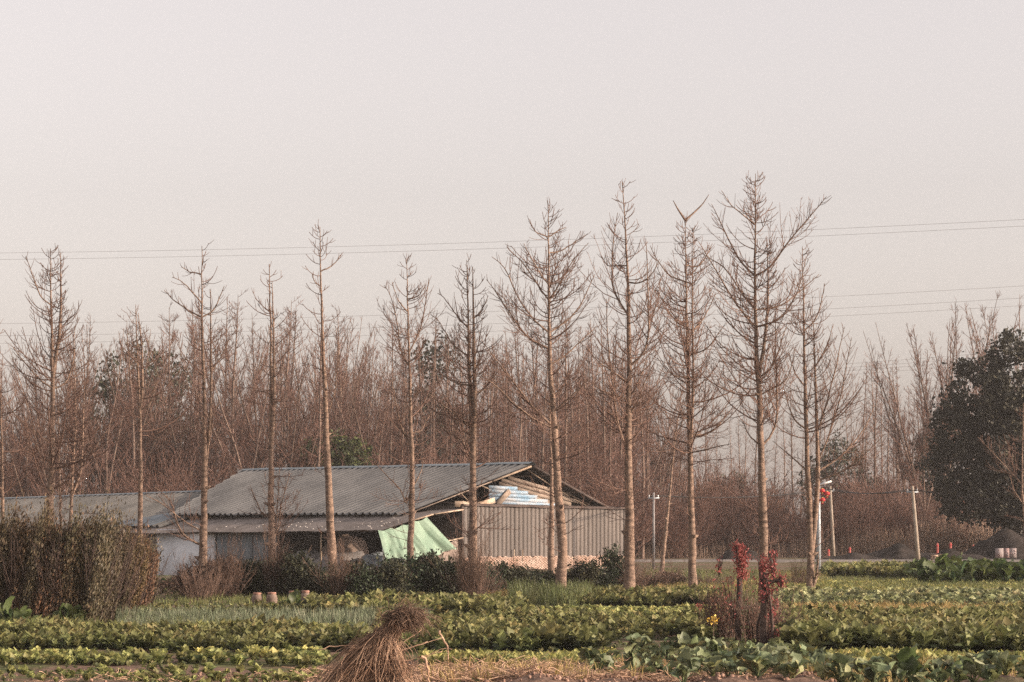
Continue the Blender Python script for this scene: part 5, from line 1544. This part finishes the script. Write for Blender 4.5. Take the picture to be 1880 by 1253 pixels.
def leaf_meshes(seed, n, L, Wd, mat, hues, stem=0.35):
    out = []
    for i in range(n):
        r = rs(seed + i)
        v, q = leaf_strip(L * r.uniform(0.85, 1.15), Wd * r.uniform(0.85, 1.2), r.uniform(0.2, 0.5), 6, 0.22, stem)
        # wavy margin
        v[0::3, 2] += r.uniform(-0.11, 0.11, len(v[0::3])) * Wd * 2; v[2::3, 2] += r.uniform(-0.11, 0.11, len(v[2::3])) * Wd * 2
        A = Acc(); A.add(v, quads=q, col=np.array(hues[i % len(hues)])); out.append(A.mesh('leaf', M[mat], True))
    return out


cl = leaf_meshes(400, 9, 0.40, 0.25, 'leaf_collard', [(0.8, 0.9, 0.85), (1.1, 1.1, 1.0), (0.65, 0.75, 0.7), (1.5, 1.4, 1.25), (0.9, 1.0, 0.8), (1.25, 1.2, 0.9)])
bl = leaf_meshes(420, 5, 0.80, 0.42, 'leaf_big', [(0.8, 0.85, 0.8), (1.2, 1.2, 1.0), (0.6, 0.7, 0.7), (1.5, 1.4, 1.0), (1.0, 1.0, 0.8)], 0.4)
rng = rs(500)
spots = []
for y0, x0, x1, n in ((1206, 1150, 1450, 13), (1216, 1100, 1460, 15), (1228, 1060, 1520, 17), (1240, 1080, 1560, 17), (1252, 1180, 1620, 14), (1264, 1240, 1640, 10), (1246, 1560, 1900, 8), (1258, 1600, 1900, 10), (1270, 1640, 1900, 8)):
    for i in range(n):
        spots.append((x0 + (x1 - x0) * (i + rng.uniform(0.15, 0.85)) / n, y0 + rng.uniform(-4, 4)))
for i, (px, py) in enumerate(spots):
    d = gd(py); x = hp(px, d)
    big_plant((x, d, float(gz(x, d))), rng.randint(9, 14), 0, 0, None, 'collard_plant', 'grey-green collard with broad cupped leaves in the foreground patch', 'vegetable', 'collards of the foreground patch', 600 + i, cl, sc=rng.uniform(0.5, 1.0))
d = gd(1262); x = hp(1672, d)
big_plant((x, d, float(gz(x, d))), 11, 0, 0, None, 'leafy_clump', 'upright dark green clump standing taller than the collards around it', 'vegetable', None, 990, bl, (35, 88), 0.72)
k = 0
for y0, n in ((1062, 12), (1067, 13), (1072, 13), (1077, 13)):
    for i in range(n):
        px = 1672 + 240 * (i + rng.uniform(0.1, 0.9)) / n; py = y0 + rng.uniform(-1.5, 1.5); d = gd(py); x = hp(px, d)
        big_plant((x, d, float(gz(x, d))), rng.randint(8, 11), 0, 0, None, 'big_leaved_plant', 'tall dark plant with very large drooping leaves near the lane', 'vegetable', 'large-leaved plants near the lane', 1200 + k, bl, (20, 85), rng.uniform(0.95, 1.35)); k += 1
for px, py, s in ((20, 1152, 0.8), (45, 1150, 0.6), (125, 1146, 0.62), (148, 1145, 0.6), (8, 1150, 0.7), (300, 1090, 0.9), (320, 1092, 0.8), (545, 1122, 0.75), (530, 1124, 0.6)):
    d = gd(py) - 0.7 * (px < 200); x = hp(px, d)
    big_plant((x, d, float(gz(x, d))), 9, 0, 0, None, 'leafy_clump', 'green leafy clump by the hedge foot' if px < 200 else ('green leafy clump before the white wall' if px < 400 else 'tall yellow-green leafy clump hiding a clay jar'), 'vegetable',
              'leafy clumps by the hedge' if px < 200 else ('leafy clumps before the white wall' if px < 400 else 'leafy clumps by the jars'), 1400 + px, bl, (20, 85), s)

# ------------------------------------------------------------------ red-leaved pollards in the foreground
def pollard(px, base, top_stub, leaf_col, stub_w, label, seed, side=None, extra=()):
    r = rs(seed); d = gd(base); x = hp(px, d); s = d / F
    root = tag(link('red_leaved_shrub', None, loc=(x, d, float(gz(x, d)))), label, 'shrub')
    hs = (base - top_stub) * s
    A = Acc(); q = resample([(0, 0, -0.1), (-0.03, 0, hs * 0.4), (0.04, 0.02, hs * 0.75), (0.02, 0, hs)], 10)
    A.tubes(q[None], (np.linspace(1, 0.85, 10) * stub_w / 2 * s)[None], 9, cap=True)
    link('trunk', A.mesh('trunk', M['bark_dark'], True), root)
    A = Acc(); A.tubes(np.array([[(0.02, 0, hs - 0.005), (0.02, 0, hs + 0.012)]]), np.full((1, 2), stub_w / 2 * s * 0.80), 9, cap=True)
    link('cut_face', A.mesh('cut_face', M['timber'], False), root)
    A = Acc(); T = Acc()
    for (cx, y0, y1, w, n) in leaf_col:
        C = np.stack([(cx - px) * s + r.randn(n) * w * s * 0.42, r.randn(n) * w * s * 0.42, (base - r.uniform(y1, y0, n)) * s], -1)
        C = np.concatenate([C, C + r.randn(n, 3) * 0.04])
        leaves(r, A, C, 0.066, 0.2, colvar=0.3, asp=0.5, hue=(0.6, 0.6, 0.7), axis_dir=(0, 0, 1), axis_w=0.35)
        k = 7; S = np.repeat(np.array([[(cx - px) * s, 0, (base - y0) * s - 0.1]]), k, 0)
        P1 = grow(r, S, np.stack([r.randn(k) * 0.12, r.randn(k) * 0.12, np.ones(k)], -1), (y0 - y1) * s * r.uniform(0.7, 1.1, k) + 0.1, 6, 0.05, 0.05)
        T.tubes(P1, np.full((k, 6), 0.007), 4)
    link('foliage', A.mesh('foliage', M['leaf_red']), root)
    for e in extra:
        T.tubes(resample([((a - px) * s, e[1], (base - b) * s) for a, b in e[2]], 8)[None], np.linspace(e[0] / 2 * s, e[0] / 3 * s, 8)[None], 7, cap=True)
    link('shoots', T.mesh('shoots', M['bark_dark'], True), root)
    return root


pollard(1356, 1176, 1060, [(1361, 1062, 1000, 15, 420), (1352, 1010, 995, 8, 40), (1320, 1052, 1025, 6, 26), (1345, 1140, 1060, 26, 60)], 12,
        'cut-off trunk topped by a column of crimson young leaves', 71, extra=[(5, 0.05, [(1375, 1175), (1380, 1140), (1390, 1120)])])
pollard(1403, 1196, 1050, [(1404, 1100, 1020, 15, 260), (1420, 1060, 1010, 8, 70), (1434, 1075, 1055, 7, 60), (1415, 1135, 1070, 14, 90), (1426, 1195, 1155, 9, 50)], 15,
        'knotted dark trunk wrapped in crimson leaves with a short side arm', 72, extra=[(9, 0.0, [(1408, 1070), (1420, 1066), (1432, 1064)]), (6, 0.1, [(1392, 1195), (1390, 1140), (1404, 1110)]), (7, -0.1, [(1416, 1196), (1418, 1150), (1412, 1090)])])
wr = proto_brush(37, 1.5, 'dry', 34, 'dry_brush', 0.006, 0.35, 0.5, 0.13)
rb_ = bush_proto('dry_leafed_shrub', 73, 0.45, 0.4, 1.35, 60, 12, 0.07, 'leaf_brown', (1.3, 0.8, 0.8), spread=0.10, stems=14)
for px, py, s in ((1325, 1176, 0.85), (1385, 1178, 0.8), (1420, 1186, 0.8)):
    d = gd(py) + 0.4; x = hp(px, d)
    put(wr, (x, d, float(gz(x, d))), px, (0.7, 0.7, s * 1.15), 'brown leafless suckers crowding round the crimson-leaved trunks', 'dry brush', 'suckers round the crimson trunks')
for px, py, s in ((1318, 1174, 0.95), (1338, 1172, 0.85), (1388, 1176, 0.8), (1422, 1190, 0.7)):
    d = gd(py); x = hp(px, d)
    put(rb_, (x, d, float(gz(x, d))), px, (0.8, 0.8, s), 'maroon-brown leafy shrub at the foot of the crimson-leaved trunks', 'shrub', 'maroon shrubs under the crimson trunks')
# small single plants: red sprig and a yellow flowering stalk
for px, base, top, mat, lab, nm in ((1284, 1168, 1112, 'leaf_red', 'little crimson sprig growing out of the green crop', 'red_sprig'), (1309, 1200, 1134, 'yellow', 'yellow flower head on a thin stalk by the crimson trunks', 'yellow_flower')):
    d = gd(base); x = hp(px, d); s = d / F; h = (base - top) * s; r = rs(int(px))
    root = tag(link(nm, None, loc=(x, d, float(gz(x, d)))), lab, 'plant')
    A = Acc(); A.tubes(resample([(0, 0, -0.02), (0.02, 0, h * 0.5), (0, 0, h)], 6)[None], np.full((1, 6), 0.008), 5); link('stem', A.mesh('stem', M['dry']), root)
    A = Acc(); C = np.array([[0, 0, h - 0.03]]) + r.randn(46, 3) * np.array([0.055, 0.05, 0.05])
    leaves(r, A, C, 0.06, 0.4, colvar=0.2, asp=0.6); link('bloom' if nm == 'yellow_flower' else 'foliage', A.mesh('bloom', M[mat]), root)

# ------------------------------------------------------------------ reeds beyond the lane
r = rs(81); A = Acc()
for px0, px1, d0, d1, n, h in ((1690, 1840, 250, 262, 3200, 4.2), (1560, 1700, 248, 262, 1500, 3.2), (1400, 1560, 246, 262, 900, 2.6), (1180, 1400, 246, 262, 1000, 2.4)):
    dd = r.uniform(d0, d1, n); x = hp(px0, dd) + (hp(px1, dd) - hp(px0, dd)) * r.rand(n)
    S = np.stack([x, dd, np.full(n, -0.1)], -1); D = np.stack([r.randn(n) * 0.12, r.randn(n) * 0.1, np.ones(n)], -1)
    hx = h * (0.62 + 0.28 * np.sin(x * 1.9 + dd * 0.4) * np.sin(x * 0.83 + 1) + 0.12 * np.sin(x * 5.1))
    P1 = grow(r, S, D, hx * r.uniform(0.4, 1.15, n), 3, -0.02, 0.05)
    c = np.clip(1 + 0.3 * r.randn(n, 1), 0.4, 1.8) * np.array([[1, 1, 1]])
    A.tubes(P1, taper(n, 3, np.full(n, 0.020), np.full(n, 0.010)), 3, col=c)
tag(link('reed_bed', A.mesh('reed_bed', M['reed']), kind='stuff'), 'tall dry pinkish reeds standing beyond the lane', 'reeds')

# ------------------------------------------------------------------ straw bundle and loose straw in the foreground
d = 43.0; s = d / F
bx = hp(690, d); bz = float(gz(bx, d))
sb = tag(link('straw_bundle', None, loc=(bx, d, bz)), 'heap of dried stalks leaning up to a frayed tuft in the foreground', 'straw bundle')
r = rs(91)
def pp(px, py, dy=0.0): return np.array([(px - 690) * s, dy, CH + (HY - py) * s - bz])
n = 900
A = Acc(); B = Acc(); paths = []
for i in range(n):
    u = r.rand()
    p0 = pp(570 + 190 * u + r.randn() * 12, 1262 + 30 * r.rand(), r.randn() * 0.18)
    m1 = pp(636 + 90 * u + r.randn() * 20, 1216 - 8 * u + r.randn() * 15, r.randn() * 0.16)
    q1 = pp(702 + 22 * (u - 0.5) + r.randn() * 8, 1166 + r.randn() * 9, r.randn() * 0.07)
    q2 = pp(748 + r.randn() * 11, 1136 + r.randn() * 7, r.randn() * 0.07)
    k = r.rand()
    pts = [p0, m1, q1, q2] if k < 0.6 else [p0, m1, q1]
    paths.append(resample(pts, 8))
paths = np.array(paths)
paths[:, 1:-1] += r.randn(n, 6, 3) * 0.012
A.tubes(paths[:560], np.full((560, 8), 0.0040) * r.uniform(0.5, 1.5, (560, 1)), 3)
B.tubes(paths[560:], np.full((n - 560, 8), 0.0042) * r.uniform(0.5, 1.5, (n - 560, 1)), 3)
link('stalks', A.mesh('stalks', M['straw'], True), sb, kind='stuff')
link('dark_stalks', B.mesh('dark_stalks', M['straw_dark'], True), sb, kind='stuff')
# frayed head, bending over to the right
A = Acc(); n = 900
S = np.stack([pp(738 + r.randn() * 16, 1133 + r.randn() * 7, r.randn() * 0.07) for _ in range(n)])
D = np.stack([0.55 + r.randn(n) * 0.7, r.randn(n) * 0.5, 0.25 + r.randn(n) * 0.45], -1)
P1 = grow(r, S, D, r.uniform(0.10, 0.36, n), 6, -0.30, 0.14)
A.tubes(P1, np.full((n, 6), 0.0040) * r.uniform(0.6, 1.3, (n, 1)), 3)
link('tuft', A.mesh('tuft', M['straw_dark'], True), sb, kind='stuff')
for w, pts in ((4, [(584, 1194), (610, 1186), (650, 1185), (690, 1194), (720, 1200)]), (4, [(640, 1188), (690, 1193), (710, 1201), (760, 1188), (815, 1170)]), (5, [(650, 1240), (690, 1210), (730, 1188), (775, 1155)]), (4, [(655, 1210), (700, 1208), (750, 1190), (785, 1178)]),
               (5, [(690, 1218), (740, 1214), (780, 1205), (812, 1196)]), (4, [(700, 1240), (745, 1232), (762, 1215), (775, 1206)]), (9, [(770, 1206), (781, 1204), (784, 1225), (790, 1262)]), (8, [(807, 1158), (814, 1178), (824, 1190), (822, 1212)]), (3, [(782, 1206), (800, 1196), (816, 1190), (830, 1192)])):
    A = Acc(); dy = r.uniform(-0.15, -0.05); q = resample([pp(a, b, dy) for a, b in pts], 14); q[1:-1] += r.randn(12, 3) * 0.008
    A.tubes(q[None], np.linspace(w * 0.30 * s, w * 0.16 * s, 14)[None], 6, cap=True)
    link('stick', A.mesh('stick', M['straw'], True), sb)

r = rs(92); A = Acc()
for px0, px1, y0, y1, n, L in ((800, 1260, 1222, 1262, 3400, 0.34), (560, 1000, 1232, 1262, 1300, 0.34), (1260, 1500, 1246, 1264, 400, 0.25), (1720, 1900, 1228, 1240, 250, 0.25), (1480, 1720, 1119, 1128, 420, 0.3), (60, 560, 1240, 1262, 220, 0.25), (1160, 1290, 1078, 1092, 300, 0.3)):
    dd = gd(r.uniform(y0, y1, n)); x = hp(px0, dd) + (hp(px1, dd) - hp(px0, dd)) * r.rand(n)
    S = np.stack([x, dd, gz(x, dd) + r.uniform(0, 0.05, n)], -1); a = r.rand(n) * 6.28
    D = np.stack([np.cos(a), np.sin(a), r.uniform(-0.05, 0.55, n)], -1)
    P1 = grow(r, S, D, L * r.uniform(0.4, 1.4, n), 4, -0.1, 0.12)
    A.tubes(P1, np.full((n, 4), 0.0055) * r.uniform(0.6, 1.5, (n, 1)), 3)
tag(link('straw_litter', A.mesh('straw_litter', M['straw']), kind='stuff'), 'loose straw and cut stems strewn over the bare earth strips', 'straw')
# stubble stumps and clods on the earth bank
r = rs(93)
for i, px in enumerate((915, 945, 998, 860, 1335, 1240, 1505)):
    d_ = gd(1240 + r.uniform(-6, 10)); x = hp(px, d_)
    A = Acc(); m = 14
    a = r.rand(m) * 6.28; S = np.stack([0.05 * np.cos(a), 0.05 * np.sin(a), np.full(m, -0.03)], -1)
    P1 = grow(r, S, np.stack([np.cos(a) * 0.2, np.sin(a) * 0.2, np.ones(m)], -1), r.uniform(0.10, 0.26, m), 4, 0, 0.08)
    A.tubes(P1, np.full((m, 4), 0.009), 4, cap=True)
    tag(link('stubble_stump', A.mesh('stubble_stump', M['straw']), loc=(x, d_, float(gz(x, d_)))), 'cut straw stubble stump on the near earth bank', 'stubble', 'stubble stumps on the near bank')
A = Acc()
for i in range(2600):
    d_ = r.uniform(46.5, 52.5); x = hp(r.uniform(560, 1500) if r.rand() < 0.75 else r.uniform(-30, 1900), d_)
    sz = r.uniform(0.012, 0.04) * (1 if r.rand() < 0.95 else 1.8); v = r.randn(8, 3); 
    A.box((x, d_, float(gz(x, d_)) + sz * 0.2), (sz * 1.5, sz * 1.2, sz), M=np.linalg.qr(r.randn(3, 3))[0])
tag(link('soil_clods', A.mesh('soil_clods', M['soil']), kind='stuff'), 'broken clods of dry earth along the near bank', 'clods')
# pumpkins at the right by the path
for px, py, lab in ((1824, 1240, 'orange pumpkin lying by the bare path, half under leaves'), (1838, 1240, 'second orange pumpkin beside the first on the bare path'), (1877, 1233, 'orange pumpkin alone at the far end of the bare path')):
    d_ = gd(py) ; x = hp(px, d_); n = 20; m = 9; R = 6.5 * d_ / F
    th = np.arange(n) * 2 * math.pi / n; t = np.linspace(0, math.pi, m); TH, T = np.meshgrid(th, t)
    rad = R * (np.sin(T) + 0.04) * (1 + 0.07 * np.cos(TH * 10)); V = np.stack([rad * np.cos(TH), rad * np.sin(TH), R * 0.72 - R * 0.72 * np.cos(T)], -1); idx = np.arange(n * m).reshape(m, n)
    A = Acc(); A.add(V.reshape(-1, 3), quads=np.stack([idx[:-1], np.roll(idx[:-1], -1, 1), np.roll(idx[1:], -1, 1), idx[1:]], -1).reshape(-1, 4))
    root = tag(link('pumpkin', None, loc=(x, d_, float(gz(x, d_)) + 0.02)), lab, 'pumpkin', 'pumpkins by the path')
    link('fruit', A.mesh('fruit', M['yellow'], True), root)
    A = Acc(); A.tubes(np.array([[(0, 0, R * 1.38), (0.01, 0, R * 1.7)]]), np.array([[0.015, 0.01]]), 6, cap=True); link('stalk', A.mesh('stalk', M['dry']), root)

# ------------------------------------------------------------------ haze
A = Acc(); A.box((0, 1180, 19.0), (2900, 2560, 42.0))
hz = link('haze', A.mesh('haze'), kind='stuff')
hm = bpy.data.materials.new('haze'); hm.use_nodes = True
hn = hm.node_tree; hn.nodes.clear()
pv = hn.nodes.new('ShaderNodeVolumePrincipled'); pv.inputs['Color'].default_value = (0.97, 0.93, 0.90, 1); pv.inputs['Density'].default_value = 0.00017; pv.inputs['Anisotropy'].default_value = 0.0
ho = hn.nodes.new('ShaderNodeOutputMaterial'); hn.links.new(pv.outputs[0], ho.inputs['Volume'])
hz.data.materials.append(hm)
tag(hz, 'thin pinkish winter haze over the whole field', 'haze')
